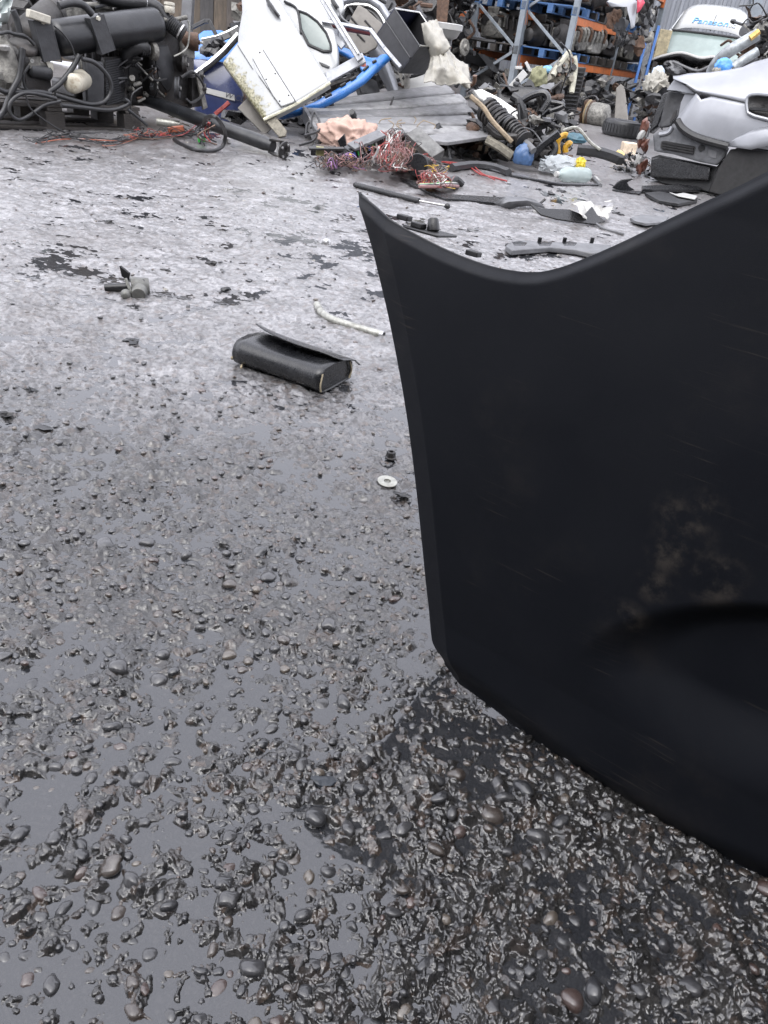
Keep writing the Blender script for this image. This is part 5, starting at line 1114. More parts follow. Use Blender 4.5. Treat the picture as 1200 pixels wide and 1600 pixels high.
for i, (pts, r, m, lab) in enumerate([
    ([(800, 150), (812, 160), (820, 185), (822, 200)], .035, RUBBER, 'black moulded duct hanging in the scrap heap'),
    ([(806, 165), (830, 150), (850, 146), (856, 158), (846, 176)], .03, GLOSSBLK, 'black steering knuckle arm on top of the heap'),
    ([(835, 160), (862, 160), (880, 166), (850, 178), (838, 190)], .02, GLOSSBLK, 'black flat arm jutting right from the heap'),
    ([(842, 178), (846, 165), (842, 150)], .03, IRON, 'upright black link in the middle of the heap'),
    ([(760, 196), (780, 212), (810, 214), (832, 224)], .028, IRON, 'oily control arm under the coil strut'),
    ([(735, 150), (755, 168), (770, 190), (800, 222)], .018, BAREW, 'split brown wood strip along the platform edge'),
    ([(828, 248), (850, 226), (874, 208)], .03, GLOSSBLK, 'straight black bar leaning diagonally over the bags'),
    ([(860, 216), (868, 232), (858, 250), (848, 262)], .024, RUBBER, 'black curled rubber hose by the yellow handles'),
    ([(880, 204), (902, 200), (922, 222), (938, 234)], .012, ZINC, 'pale aluminium strip bent in an L on the wet ground'),
    ([(902, 234), (935, 238), (966, 248), (968, 252)], .04, RUBBER, 'black board edge lying right of the plastic bag'),
    ([(735, 134), (741, 128), (742, 118)], .02, BROWNW, 'short dark stub standing behind the platform corner'),
    ([(712, 136), (718, 124), (721, 120)], .02, DKGREY, 'grey upright prong behind the platform corner'),
    ([(705, 262), (740, 258), (772, 262), (795, 270)], .03, DKGREY, 'low grey plastic rail under the platform front edge'),
    ([(752, 288 - 26), (800, 275), (850, 284), (875, 288), (938, 290)], .012, GLOSSBLK, 'long black wiper strip on the ground below the bottle'),
    ([(915, 262), (922, 272), (938, 290)], .016, GREYPL, 'grey flat bracket lying right of the bottle'),
    ([(760, 218), (778, 228), (800, 244)], .035, LICHEN, 'weathered wood offcut propped under the platform corner')]):
    yb = 8.0 if min(p[1] for p in pts) < 140 else (6.7 if max(p[1] for p in pts) > 215 else 7.3)
    if min(p[1] for p in pts) > 255: P_ = [G(x, y, r) for x, y in pts]
    else: P_ = [XY(x, y, yb - .02 * k) for k, (x, y) in enumerate(pts)]
    for p in P_: p[2] = max(p[2], r)
    build(['duct', 'knuckle_arm', 'suspension_plate', 'link', 'control_arm', 'wood_strip', 'black_bar', 'rubber_hose', 'aluminium_strip', 'black_board', 'stub', 'prong', 'plastic_rail', 'wiper_strip', 'flat_bracket', 'wood_offcut'][i], Geo().tube(P_, r, 6 if i in (5, 6, 8, 9, 12, 13, 14, 15) else 9, 5), m, label=lab, cat='scrap', smooth=40)
YELLOW = mat('yellow_plastic', (.45, .25, .02), .4, var=.15, dirt=.3)
for k, (pts, lab) in enumerate((([(872, 240), (871, 226), (874, 216), (882, 211), (886, 212)], 'left yellow plastic handle in the scrap heap'), ([(884, 238), (884, 230), (889, 224), (892, 226)], 'right smaller yellow plastic handle in the scrap heap'))):
    build('yellow_grab_bar', Geo().tube([XY(x, y, 6.75) for x, y in pts], .022, 8, 5), YELLOW, label=lab, cat='handle')
g = Geo(); v_, f_ = ico(4); 
def bagmesh(c, r, seed, fr=3.0, k_=.5):
    rg = np.random.RandomState(seed); K = rg.randn(8, 3) * fr; ph = rg.rand(8) * 6.28; fold = sum((1 - np.abs(np.sin(v_ @ K[k] + ph[k]))) ** 3 for k in range(8)) / 8
    p = v_ * (.8 + k_ * fold)[:, None] * V3(r); p[:, 2] = np.maximum(p[:, 2], -r[2] * .5); return Geo().add(p + V3(c), f_)
CLEARB = mat('clear_plastic_bag', (.4, .43, .45), .2, var=.15, dirt=.2, dirtcol=(.3, .32, .33), alpha=.55, bump=.3)
root = thing('plastic_bag', 'crumpled translucent plastic bag with a yellow patch beside the bottle', 'plastic bag', G(885, 265))
build('bag_film', bagmesh(G(880, 262, .07), (.19, .12, .09), 3, 5.0, .8), CLEARB, root, smooth=60); build('yellow_patch', bagmesh(G(906, 258, .11), (.045, .05, .06), 5, 5.0, .8), mat('yellow_film', (.5, .38, .02), .35, var=.15), root, smooth=60)
build('blue_bag', bagmesh(XY(818, 245, 6.6), (.09, .06, .11), 6), mat('blue_film', (.045, .095, .2), .4, var=.3), label='dull blue plastic bag wedged under the black bar', cat='plastic bag', smooth=60)
build('blue_glove', bagmesh(XY(898, 217, 7.0), (.11, .06, .05), 7), mat('teal_glove', (.035, .09, .12), .5, var=.3), label='teal glove lying right of the yellow handles', cat='glove', smooth=60)
PET = mat('clear_bottle_plastic', (.38, .45, .44), .1, var=.1, bump=0, alpha=.55)
a, b = G(918, 274, .06), G(868, 272, .06); d = nrm(b - a); L = np.linalg.norm(b - a)
root = thing('plastic_bottle', 'clear empty plastic bottle lying on its side on the ground', 'bottle', (a + b) / 2 * (1, 1, 0))
build('bottle_body', Geo().lathe(a, d, [(0, .03), (.006, .05), (.03, .056), (L * .3, .056), (L * .32, .052), (L * .5, .055), (L * .7, .056), (L * .85, .03), (L * .88, .018), (L * .93, .018)], 26), PET, root, smooth=40); build('cap', Geo().cyl(a + d * L * .93, a + d * L, .02, seg=16), WHITEPL, root)

# mossy engine head and radiator standing at the right of the heap
root = thing('mossy_cylinder_head', 'pale corroded cylinder head leaning upright before the rack', 'engine part', XY(880, 145, 9.4))
A = np.zeros((14, 8, 3)); rg = np.random.RandomState(3)
lf = [(864, 118), (872, 102), (878, 92), (889, 80), (896, 84)]; 
o, c_, n_ = panel('casting', [(861, 124), (868, 106), (876, 94), (890, 79), (896, 84), (900, 104), (897, 128), (890, 140), (872, 132)], 9.4, (.3, -.9, .3), LICHEN, root, .15, .03, .03)
for i in range(26):
    x, y = rnd.uniform(870, 893), rnd.uniform(92, 132); c = PLp(x, y, c_ + n_ * .03, n_); build('port_boss', Geo().cyl(c, c + n_ * rnd.uniform(.02, .06), rnd.uniform(.012, .035), seg=8), rnd.choice([IRON, LICHEN, RUST, CASTG]), root)
build('pale_edge', Geo().tube([PLp(x, y, c_ + n_ * .05, n_) for x, y in [(897, 88), (899, 104), (896, 128), (893, 145)]], .028, 8, 5), mat('lichen_pale', (.34, .33, .27), .8, var=.3, bump=.4), root)
build('pale_top', Geo().tube([PLp(x, y, c_ + n_ * .05, n_) for x, y in [(864, 118), (876, 98), (890, 81)]], .03, 8, 5), mat('lichen_pale', (.34, .33, .27)), root)
root = thing('dark_radiator', 'dark oily radiator block below the corroded cylinder head', 'radiator', XY(882, 185, 9.6))
build('core', Geo().obox(XY(864, 184, 9.7), XY(898, 186, 9.7) - XY(864, 184, 9.7), ZZ * .5, (0, .1, 0)), IRON, root, bevel=.01)
for k in range(12): build('fin_row', Geo().obox(XY(865, 183, 9.69) + ZZ * (.02 + .038 * k), (XY(896, 185, 9.69) - XY(865, 183, 9.69)), ZZ * .012, (0, -.012, 0)), DKGREY, root)
KHAKI = mat('khaki_cloth', (.17, .17, .10), .8, var=.3, bump=.3)
build('khaki_rag', bagmesh(XY(840, 124, 9.2), (.10, .08, .13), 11, 3.4, .8), KHAKI, label='khaki rag draped over the scrap before the rack', cat='rag', smooth=60)
build('blue_rag', bagmesh(XY(856, 110, 9.6), (.08, .06, .05), 12), mat('sky_blue_rag', (.16, .33, .5), .7), label='small light blue rag behind the khaki rag', cat='rag', smooth=60)
bar('white_plank', [(799, 137), (819, 115)], 9.0, (0, -1, .2), .07, WHITEPL, None, .03, 'short white plank sticking up before the rack', 'plank')
bar('white_offcut', [(806, 106), (815, 106)], 9.4, (0, -1, .2), .03, WHITEPL, None, .03, 'small white block between the rack posts', 'offcut')
bar('white_shard', [(822, 98), (828, 110), (838, 111)], 9.4, (0, -1, .2), .03, WHITEPL, None, .02, 'bent white shard beside the second grey rack frame', 'offcut')
# old gearbox and axle on the ground by the rack
a, b = XY(916, 176, 13.8), XY(950, 182, 13.6); d = nrm(b - a); L = np.linalg.norm(b - a)
root = thing('axle_gearbox', 'rusty ringed gearbox lying on the ground before the rack', 'gearbox', (a + b) / 2 * (1, 1, 0))
build('casing', Geo().lathe(a, d, [(0, .08), (.02, .13), (.05, .16), (L * .5, .17), (L * .9, .16), (L, .1)], 26), CASTG, root)
for k, m in enumerate((RUST, mat('tan_ring', (.3, .23, .14), .6), RUST)): build('ring', Geo().lathe(a + d * (-.04 + .05 * k), d, [(0, .15), (.02, .19), (.035, .15)], 26), m, root)
build('output_shaft', Geo().cyl(a - d * .3, a, .05, seg=14), RUST, root); build('foot', Geo().obox(a + V3((-.1, -.1, -.22)), (.5, .1, 0), (0, .3, 0), (0, 0, .08)), IRON, root)

# ------------------------------------------------------------------ pallet racking with scrap engines
RA = math.radians(27); RU = V3((math.sin(RA), math.cos(RA), 0)); RW = V3((math.cos(RA), -math.sin(RA), 0))   # along the run / across towards the aisle
RACKG = mat('rack_grey_blue', (.20, .225, .25), .45, .3, var=.15, scale=8, dirt=.3, dirtcol=(.1, .09, .08), dscale=6)
RACKO = mat('rack_orange', (.42, .12, .035), .5, var=.2, scale=6, dirt=.5, dirtcol=(.12, .06, .03), dscale=4)
RACKB = mat('rack_blue', (.05, .13, .34), .45, var=.2, scale=6, dirt=.4, dirtcol=(.04, .06, .1))
PALB = mat('blue_pallet_paint', (.03, .085, .2), .55, var=.3, scale=6, dirt=.5, dirtcol=(.05, .06, .09), dscale=5)
def ray_Y(px, py, y): return Yp(px, py, y)
def frame(label, foot_r, top=5.2, m=RACKG, depth=.9, wd=.10, name='rack_frame', step=.62):
    f0 = foot_r - RW * depth; root = thing(name, label, 'rack frame', foot_r, None)
    for p in (foot_r, f0): build('upright', Geo().cbox((p[0], p[1], top / 2), (wd, .08, top), RW, RU), m, root, bevel=.006); build('foot_plate', Geo().cbox((p[0], p[1], .012), (.16, .13, .02), RW, RU), m, root)
    z = .25; k = 0
    while z + step < top:
        p, q = (foot_r, f0) if k % 2 else (f0, foot_r); a, b = p + ZZ * z, q + ZZ * (z + step); build('brace', Geo().cbox((a + b) / 2, (np.linalg.norm(b - a), .045, .04), b - a, np.cross(b - a, RU)), m, root, bevel=.003); z += step; k += 1
    return root
FA = ray_Y(880, 110, 15.6) * (1, 1, 0); FB = ray_Y(803, 100, 15.9) * (1, 1, 0)
frame('front grey rack end frame nearest the corroded cylinder head', FA); frame('left grey rack end frame behind the tarpaulin', FB)
def bay(foot, n_bays, levels, labelpre, length=2.7):
    for i in range(n_bays):
        for li, z in enumerate(levels):
            for side in (0, 1):
                p = foot + RU * (i * length + .06) - RW * (.9 * side); c = p + RU * (length - .12) / 2
                lab = '%s rack, %s beam of the %s shelf, %s bay' % (labelpre, 'front' if side == 0 else 'rear', ['lowest', 'middle', 'top', 'highest'][li], ['near', 'second', 'third'][i])
                root = thing('rack_beam', 'orange steel ' + lab, 'rack beam', c + ZZ * z)
                build('beam', Geo().cbox(c + ZZ * z, (length - .14, .05, .12), RU, RW), RACKO, root, bevel=.006)
                for e in (-1, 1): build('end_bracket', Geo().cbox(c + RU * e * (length / 2 - .075) + ZZ * (z - .04) + RW * .005, (.02, .075, .22), RU, RW), RACKO, root, bevel=.004)
        if True:
            f = foot + RU * ((i + 1) * length); frame('grey %s rack frame at the far end of the %s bay' % (labelpre, ['near', 'second', 'third'][i]), f)
LV = [.74, 1.40, 2.2, 3.1]
bay(FA, 2, LV, 'front'); bay(FB, 2, LV, 'left')
# pallets on the shelves and engines on the pallets
def make_pallet(name, m, label, loc):
    root = thing(name, label, 'pallet', loc)
    for k in range(5): build('deck_board', Geo().cbox(V3(loc) + RU * (-.5 + .25 * k) + ZZ * .135, (.12, .98, .02), RU, RW), m, root)
    for s in (-1, 0, 1):
        build('runner', Geo().cbox(V3(loc) + RW * .44 * s + ZZ * .012, (1.18, .1, .02), RU, RW), m, root)
        for t in (-1, 0, 1): build('block', Geo().cbox(V3(loc) + RW * .44 * s + RU * .53 * t + ZZ * .075, (.12, .1, .1), RU, RW), m, root)
    return root
def make_engine(seed, mats):
    rg = random.Random(seed); root = thing('scrap_engine', 'x', 'engine', (0, 0, 0)); A_, B_ = mats
    L, Wd, Hh = rg.uniform(.45, .62), rg.uniform(.36, .46), rg.uniform(.30, .40)
    build('block', Geo().obox((-L / 2, -Wd / 2, .04), (L, 0, 0), (0, Wd, 0), (0, 0, Hh)), A_, root, bevel=.025)
    build('cylinder_head', Geo().obox((-L / 2 + .03, -Wd * .3, .04 + Hh), (L - .06, 0, 0), (0, Wd * .6, 0), (0, 0, .14)), B_, root, bevel=.02)
    build('bell_housing', Geo().lathe((L / 2, 0, .2), (1, 0, 0), [(0, .19), (.05, .2), (.16, .13), (.3, .1), (.32, .05)], 18), B_, root)
    build('front_cover', Geo().lathe((-L / 2, 0, .24), (-1, 0, 0), [(0, .17), (.04, .18), (.06, .1), (.07, .02)], 18), B_, root)
    for k in range(3): a = rg.uniform(0, 6.3); build('pulley', Geo().lathe((-L / 2 - .06, math.cos(a) * .12, .24 + math.sin(a) * .12), (-1, 0, 0), [(0, .06), (.012, .055), (.025, .06), (.03, .03)], 14), IRON, root)
    for s in (-1, 1):
        for k in range(4): x = -L / 2 + L * (k + .5) / 4; build('manifold_runner', Geo().tube([(x, s * Wd * .3, .04 + Hh + .05), (x + .02, s * Wd * .62, Hh + .05), (x + .03, s * Wd * .6, Hh - .12)], .028, 8, 4), rg.choice([B_, A_, RUST]), root)
    for k in range(7): c = V3((rg.uniform(-L / 2, L / 2), rg.choice((-1, 1)) * Wd / 2, rg.uniform(.1, Hh))); build('accessory', Geo().blob(c, (rg.uniform(.04, .1), rg.uniform(.04, .08), rg.uniform(.04, .09)), seed * 9 + k, .35, 2, 2.5), rg.choice([A_, B_, RUST, IRON]), root, smooth=30)
    return root
BRZ = mat('dull_alloy', (.22, .215, .2), .5, .4, var=.5, scale=14, dirt=.6, dirtcol=(.025, .023, .022), dscale=8, bump=.5)
protos = [make_engine(1, (IRON, BRZ)), make_engine(2, (CASTG, IRON)), make_engine(3, (IRON, IRON)), make_engine(4, (BRZ, CASTG)), make_engine(5, (RUST, CASTG))]
used = set(); ordn = ['first', 'second', 'third', 'fourth', 'fifth', 'sixth', 'seventh', 'eighth', 'ninth', 'tenth']
def put_engine(loc, rz, label, group, k=None):
    k = rnd.randrange(5) if k is None else k; o = protos[k]
    if k in used: o = copy_tree(o)
    used.add(k); o.location = tuple(loc); o.rotation_euler = (rnd.uniform(-.08, .08), rnd.uniform(-.08, .08), rz); o['label'] = label; o['group'] = group
lname = ['floor under', 'lowest shelf of', 'middle shelf of', 'top shelf of']
for foot, nm in ((FA, 'front'), (FB, 'left')):
    for li, z in enumerate([0] + LV[:3]):
        for i in range(5):
            c = foot + RU * (.55 + i * 1.02) - RW * .45 + ZZ * (z + (.06 if z else 0))
            if z:
                m = PALB if (li == 2 and i == 0) or rnd.random() < .12 else PALLETW
                make_pallet('shelf_pallet', m, '%s pallet on %s the %s rack, %s from near end' % ('blue' if m is PALB else 'dark wooden', lname[li], nm, ordn[i]), c); c = c + ZZ * .15
            for e in range(2):
                s = -1 if e else 1; put_engine(c + RW * .24 * s + RU * rnd.uniform(-.06, .06), rnd.choice([0, 1.57, 3.14, -1.57]) - RA + rnd.uniform(-.3, .3), 'scrap engine on %s the %s rack, %s from near end, %s side' % (lname[li], nm, ordn[i], 'rear' if e else 'aisle'), 'scrap engines on the racks')
# rack behind, filling the view towards the left
FC = ray_Y(700, 60, 19.5) * (1, 1, 0)
bay(FC, 1, LV[:3], 'rear')
for li, z in enumerate([0] + LV[:3]):
    for i in range(7):
        c = FC + RU * (-2.2 + i * .75) - RW * (.5 + .12 * i) + ZZ * (z + .08); put_engine(c, rnd.uniform(0, 6.3), 'scrap engine on %s the rear rack, %s from the left' % (lname[li], ordn[i]), 'scrap engines on the rear rack')
for i in range(2): bar('rusty_girder', [(690 + i * 10, -40), (687 + i * 5, 42)], 11.5 - i * .4, (0, -1, .1), .09, RUST, None, .08, ['rusty upright girder left of the white basin', 'second rusty girder leaning by the white basin'][i], 'girder')
heap('dark heap of scrap engines between the drawer and the rack', 90, 600, 745, -25, 110, 15.5, 17.5, 63, (.15, .34))
heap('dark heap of scrap under the racks', 70, 745, 985, 120, 165, 16.0, 19.0, 64, (.12, .3))
# rack end: blue ladder frame, grey panel, grey crate
fb = G(983, 188); root = thing('blue_ladder_frame', 'narrow blue lattice frame standing at the end of the rack', 'rack frame', fb)
t0, t1 = fb + V3((-.07, 0, 0)), fb + V3((.09, 0, 0)); hh = 1.55
for p in (t0, t1): build('upright', Geo().cbox((p[0], p[1], hh / 2), (.045, .06, hh)), RACKB, root, bevel=.004)
for k in range(5): a, b = (t0, t1) if k % 2 else (t1, t0); a = a + ZZ * (.1 + .28 * k); b = b + ZZ * (.1 + .28 * (k + 1)); build('lattice', Geo().cbox((a + b) / 2, (np.linalg.norm(b - a), .025, .025), b - a, (0, 1, 0)), GREYPL, root)
panel('fibreglass_panel', [(960, 190), (962, 160), (963, 138), (970, 131), (976, 136), (980, 165), (982, 192), (972, 186)], 15.9, (0, -1, .15), GREYB, None, .03, .01, .01, 'curved grey fibreglass panel left of the blue lattice frame', 'panel')
root = thing('grey_crate', 'grey slatted plastic crate right of the blue lattice frame', 'crate', G(996, 176))
c0 = XY(986, 182, 16.2); cw, ch = .24, .62
for k in range(6): build('slat', Geo().obox(c0 + ZZ * (k * ch / 5), (cw, 0, 0), (0, .25, 0), (0, 0, .045)), GREYPL, root)
for k in range(4): build('upright_rib', Geo().obox(c0 + V3((cw * k / 3 - .015, -.008, 0)), (.03, 0, 0), (0, .02, 0), (0, 0, ch + .04)), GREYPL, root)
# body shells on top of the rack end: silver wing with red lamp, dark panel
panel('silver_wing', [(948, 2), (962, -6), (985, -8), (996, 2), (992, 42), (987, 44), (986, 14), (976, 6), (955, 10)], 15.0, (0, -1, .2), SILVER, None, .08, .02, .02, 'pale silver wing panel hung on the rack end', 'car panel')
panel('red_lamp', [(996, 0), (1004, -4), (1008, 4), (1000, 17), (996, 20)], 14.9, (0, -1, .2), mat('red_lamp_plastic', (.4, .03, .06), .2), None, .05, .02, .01, 'red rear lamp beside the silver wing panel', 'lamp')
for i, (x, y, r) in enumerate(((1008, 8, .12), (1012, 30, .16), (1004, 50, .14), (1000, 70, .14), (1012, 55, .12), (990, 62, .16), (975, 60, .14), (968, 44, .14), (960, 30, .14))):
    build('hanging_part', Geo().blob(XY(x, y, 15.3), (r * .6, r * .4, r * .8), 300 + i, .55, 3, 3), [IRON, GLOSSBLK, DKGREY, RUST, CASTG][i % 5], label=['small black part at the top of the rack end', 'tall dark part hung at the rack end', 'grey part hung below the red lamp', 'rusty part hung low on the rack end', 'alloy part hung by the wall edge', 'dark casting under the silver wing', 'black casting beside the orange bracket', 'grey casting left of the silver wing', 'rusty casting under the upper orange beam'][i], cat='scrap part', smooth=30)
# tyre and debris
c = G(970, 216); root = thing('tyre', 'worn black tyre lying flat on the wet yard', 'tyre', c)
R, r = .30, .10; prof = [(0, R - .03), (.01, R), (.04, R + .015), (.16, R + .015), (.19, R), (.2, R - .03), (.2, R - .09), (.19, R - .11), (.16, R - .12), (.04, R - .12), (.01, R - .11), (0, R - .09), (0, R - .03)]
build('tread', Geo().lathe(c + V3((.1, .3, .005)), ZZ, prof, 48), RUBBER, root, smooth=40)
for k in range(40): a = 2 * math.pi * k / 40; build('tread_block', Geo().cbox(c + V3((.1 + math.cos(a) * (R + .016), .3 + math.sin(a) * (R + .016), .105)), (.012, .03, .11), (math.cos(a), math.sin(a), 0), (-math.sin(a), math.cos(a), 0)), RUBBER, root)
build('tan_block', Geo().cbox(G(982, 232, .08), (.15, .1, .12), (1, .2, 0)), mat('pale_foam', (.55, .45, .34), .7), label='pale tan foam block in front of the tyre', cat='block', bevel=.01)
build('yellow_foam', Geo().blob(G(967, 243, .05), (.055, .05, .05), 8, .2, 2), mat('yellow_foam', (.62, .48, .2), .7), label='round pale yellow foam lump left of the silver car', cat='debris')
root = thing('broken_lamp', 'broken brown and white lamp cluster leaning on the car corner', 'lamp', G(1008, 262))
for i, (x, y) in enumerate(((1008, 196), (1006, 210), (1001, 222), (1008, 228), (998, 250), (1000, 262), (1006, 258))): build('lamp_piece', Geo().blob(XY(x, y, 7.45), (.035, .03, .05), 60 + i, .4, 2, 2.5), [mat('amber_brown', (.13, .055, .04), .3), WHITEPL, mat('amber_brown', (0, 0, 0))][i % 3], root, smooth=30)
heap('low crumbs of broken glass and plastic beside the car corner', 26, 955, 1012, 240, 275, 7.4, 8.6, 65, (.02, .05))

# ------------------------------------------------------------------ corrugated wall
WALLM = mat('corrugated_grey_sheet', (.17, .18, .2), .5, .2, var=.12, scale=3, stretch=(4, 4, .3), dirt=.45, dirtcol=(.28, .29, .31), dscale=5, bump=.05)
root = thing('corrugated_wall', 'tall pale grey corrugated metal wall behind the van', 'wall', (6, 23, 0))
for k in range(14):
    x0 = -5 + k * 1.0; xs = np.arange(0, 1.001, .025); A = np.zeros((2, len(xs), 3))
    for j, x in enumerate(xs):
        ph = (x % .2) / .2; d = .035 * (1 if ph < .35 else (1 - (ph - .35) / .15 if ph < .5 else (0 if ph < .85 else (ph - .85) / .15)))
        A[0, j] = (x0 + x, 23 - d, 0); A[1, j] = (x0 + x, 23 - d, 7.0)
    build('wall_sheet', Geo().grid(A), WALLM, root, smooth=0, solid=.004)
bar('wall_pipe', [(1014, 40), (1006, 120)], 19.5, (0, -1, 0), .16, mat('grey_flashing', (.3, .32, .34), .4, .3), None, .1, 'pale grey upright flashing at the wall edge', 'flashing')
bar('tan_board', [(1040, 52), (1022, 120)], 17.2, (0, -1, 0), .22, mat('tan_board', (.28, .24, .15), .6, dirt=.4), None, .05, 'tan upright board beside the van', 'board')

# ------------------------------------------------------------------ white van without its nose
def van():
    O = V3((4.60, 17.0, 0)); ang = -.33
    VX = V3((math.cos(ang), math.sin(ang), 0)); VY = V3((-math.sin(ang), math.cos(ang), 0))
    def P(x, y, z): return O + VX * x + VY * y + ZZ * z
    root = thing('white_van', 'white high roof van with its front stripped to the engine bay', 'van', O)
    zb, zt, zr = 1.14, 1.55, 2.0
    prof = [(-.0, zb), (.48, zt), (.56, zt + .06), (1.0, zr), (1.3, zr + .05), (4.2, zr + .05)]; hw = [.74, .69, .69, .60, .58, .58]
    A = np.zeros((len(prof), 13, 3))
    rf = prof[2:]; rh = hw[2:]; A = np.zeros((len(rf), 13, 3))
    for i, ((y, z), h) in enumerate(zip(rf, rh)):
        for j in range(13): s = j / 6 - 1; A[i, j] = P(s * h, y, z - .10 * abs(s) ** 6 + .03 * (1 - s * s))
    build('roof', Geo().grid(A), PAINTW, root, smooth=50, solid=-.006)
    for s in (-1, 1):
        sidepts = [P(s * .75, -.05, .45), P(s * .75, 0, zb), P(s * .70, .48, zt), P(s * .69, .56, zt + .06), P(s * .60, 1.0, zr - .09), P(s * .58, 1.3, zr - .05), P(s * .58, 4.2, zr - .05), P(s * .77, 4.2, 1.1), P(s * .77, 4.2, .3), P(s * .77, 1.0, .3), P(s * .77, .3, .3)]
        build('body_side', Geo().prism(sidepts, (-s * .02, 0, 0)), PAINTW, root)
        build('windscreen_pillar', Geo().tube([P(s * .74, 0, zb - .05), P(s * .69, .47, zt)], .035, 8, 1), PAINTW, root)
    gw = np.zeros((6, 9, 3))
    for i in range(6):
        t = i / 5
        for j in range(9): s = j / 4 - 1; gw[i, j] = P(s * (.72 * (1 - t) + .67 * t), .01 + .46 * t - .06 * (1 - s * s), zb + (zt - zb) * t)
    ws = build('windscreen', Geo().grid(gw), mat('van_glass', (.16, .20, .19), .08, var=.15, scale=2, bump=0, dirt=.2, dirtcol=(.3, .34, .33), dscale=2), root, smooth=60, solid=.006)
    build('windscreen_seal', Geo().tube([P(-.69, .46, zt + .01), P(0, .41, zt + .02), P(.69, .46, zt + .01)], .02, 6, 4), RUBBER, root)
    hood = [P(-.78, -.45, 1.02), P(-.6, -.5, 1.10), P(-.3, -.52, 1.18), P(.05, -.52, 1.14), P(.3, -.52, 1.18), P(.6, -.48, 1.04), P(.76, -.4, .86)]
    A = np.zeros((4, 7, 3))
    for j, h in enumerate(hood):
        for i in range(4): A[i, j] = h + V3((0, .15 * i, -.03 * i - (.05 * i if j % 2 else 0)))
    build('scuttle_panel', Geo().grid(A), GLOSSBLK, root, smooth=50, solid=.03)
    build('bonnet_edge', Geo().tube([h + V3((0, -.01, .01)) for h in hood], .022, 6, 5), WHITEPL, root)
    build('bulkhead', Geo().obox(P(-.7, .0, .35), VX * 1.4, VY * .05, ZZ * .76), IRON, root)
    build('bay_side', Geo().obox(P(-.74, -.6, .5), VX * .08, VY * .6, ZZ * .5), IRON, root); build('bay_side', Geo().obox(P(.66, -.6, .5), VX * .08, VY * .6, ZZ * .4), IRON, root)
    rg = random.Random(8)
    for i in range(26):
        c = P(rg.uniform(-.65, .65), rg.uniform(-.55, -.1), rg.uniform(.45, .98)); m = rg.choice([IRON, GLOSSBLK, RUBBER, DKGREY, GREYPL, CASTG]); build('engine_bay_part', Geo().blob(c, (rg.uniform(.05, .14), .09, rg.uniform(.04, .12)), 500 + i, .55, 3, 3.2), m, root, smooth=30)
    build('cross_strut', Geo().tube([P(-.4, -.58, 1.04), P(.05, -.58, .95), P(.3, -.6, 1.06), P(.55, -.56, .96)], .022, 7, 4), GREYPL, root)
    build('lower_strut', Geo().tube([P(.05, -.6, .88), P(.55, -.6, .84)], .025, 7, 1), GREYPL, root)
    build('wheel', Geo().lathe(P(-.8, -.2, .32), VX, [(0, .2), (.01, .3), (.04, .32), (.18, .32), (.2, .3)], 28), RUBBER, root)
    build('wheel', Geo().lathe(P(.6, -.2, .32), VX, [(0, .2), (.01, .3), (.04, .32), (.18, .32), (.2, .3)], 28), RUBBER, root)
    mir = build('mirror', Geo().blob(P(-.83, -.02, 1.30), (.09, .06, .14), 4, .1, 2), mat('tan_mirror', (.22, .19, .12), .5), root); build('mirror_arm', Geo().tube([P(-.83, 0, 1.2), P(-.74, .02, 1.14)], .02, 6, 1), PLASTIC, mir)
    # aerial on the roof front
    q = PLp(1111, 43, P(0, .78, 1.81), nrm(-VY * .72 + ZZ * .68)); ae = build('aerial_base', Geo().blob(q, (.03, .04, .05), 2, .1, 2), IRON, root); build('aerial_rod', Geo().tube([q, q + V3((.03, -.02, .2))], .006, 5, 1), IRON, ae)
    return root, P
vroot, VP = van()
LETB = mat('faded_blue_print', (.07, .24, .5), .4, var=.15, scale=6, bump=0); LETP = mat('worn_pale_print', (.36, .40, .46), .4, bump=0)
pa, pb = VP(0, .56, 1.64), VP(0, 1.0, 2.03); VXd = nrm(VP(1, 0, 0) - VP(0, 0, 0)); nn = nrm(np.cross(VXd, pb - pa)); nn = nn if nn[1] < 0 else -nn
l0 = PLp(1080, 36, pa, nn); l1 = PLp(1137, 43, pa, nn); wd = np.dot(l1 - l0, VXd)
roof_obj = [c for c in vroot.children if c.name.startswith('roof')][0]
text('Panason', l0 + nn * .014, VXd, nn, .2, LETB, roof_obj, .18, ext=.004, width=wd)
text('ic', l0 + nn * .014 + VXd * (wd + .015), VXd, nn, .2, LETP, roof_obj, .18, name='worn_lettering', ext=.004, width=wd * .19)

# scrap, post and pipes between the van and the silver car
bar('grey_post', [(1183, -30), (1176, 60)], 12.5, (0, -1, 0), .14, RACKG, None, .12, 'grey steel post right of the van', 'post')
build('bent_grey_pipe', Geo().tube([Yp(1112, 112, 9.6), Yp(1122, 96, 9.5), Yp(1140, 80, 9.4), Yp(1165, 65, 9.4), Yp(1184, 54, 9.4)], .06, 14, 7), mat('pale_grey_pipe', (.24, .26, .27), .4, .2, dirt=.3), label='thick grey pipe bending up behind the silver car', cat='pipe')
build('brass_tip', Geo().tube([Yp(1172, 60, 9.3), Yp(1186, 49, 9.3)], .03, 8, 1), mat('brass_tip', (.5, .33, .1), .4, .5), label='small brass fitting at the upper end of the grey pipe', cat='fitting')
build('lower_grey_pipe', Geo().tube([Yp(1146, 106, 9.2), Yp(1160, 95, 9.2), Yp(1184, 80, 9.2)], .045, 12, 5), mat('pale_grey_pipe', (.24, .26, .27)), label='second grey pipe lower down behind the silver car', cat='pipe')
heap('dark scrap stacked beside the van on the right', 46, 1158, 1230, 25, 110, 10.2, 11.5, 66, (.08, .2))
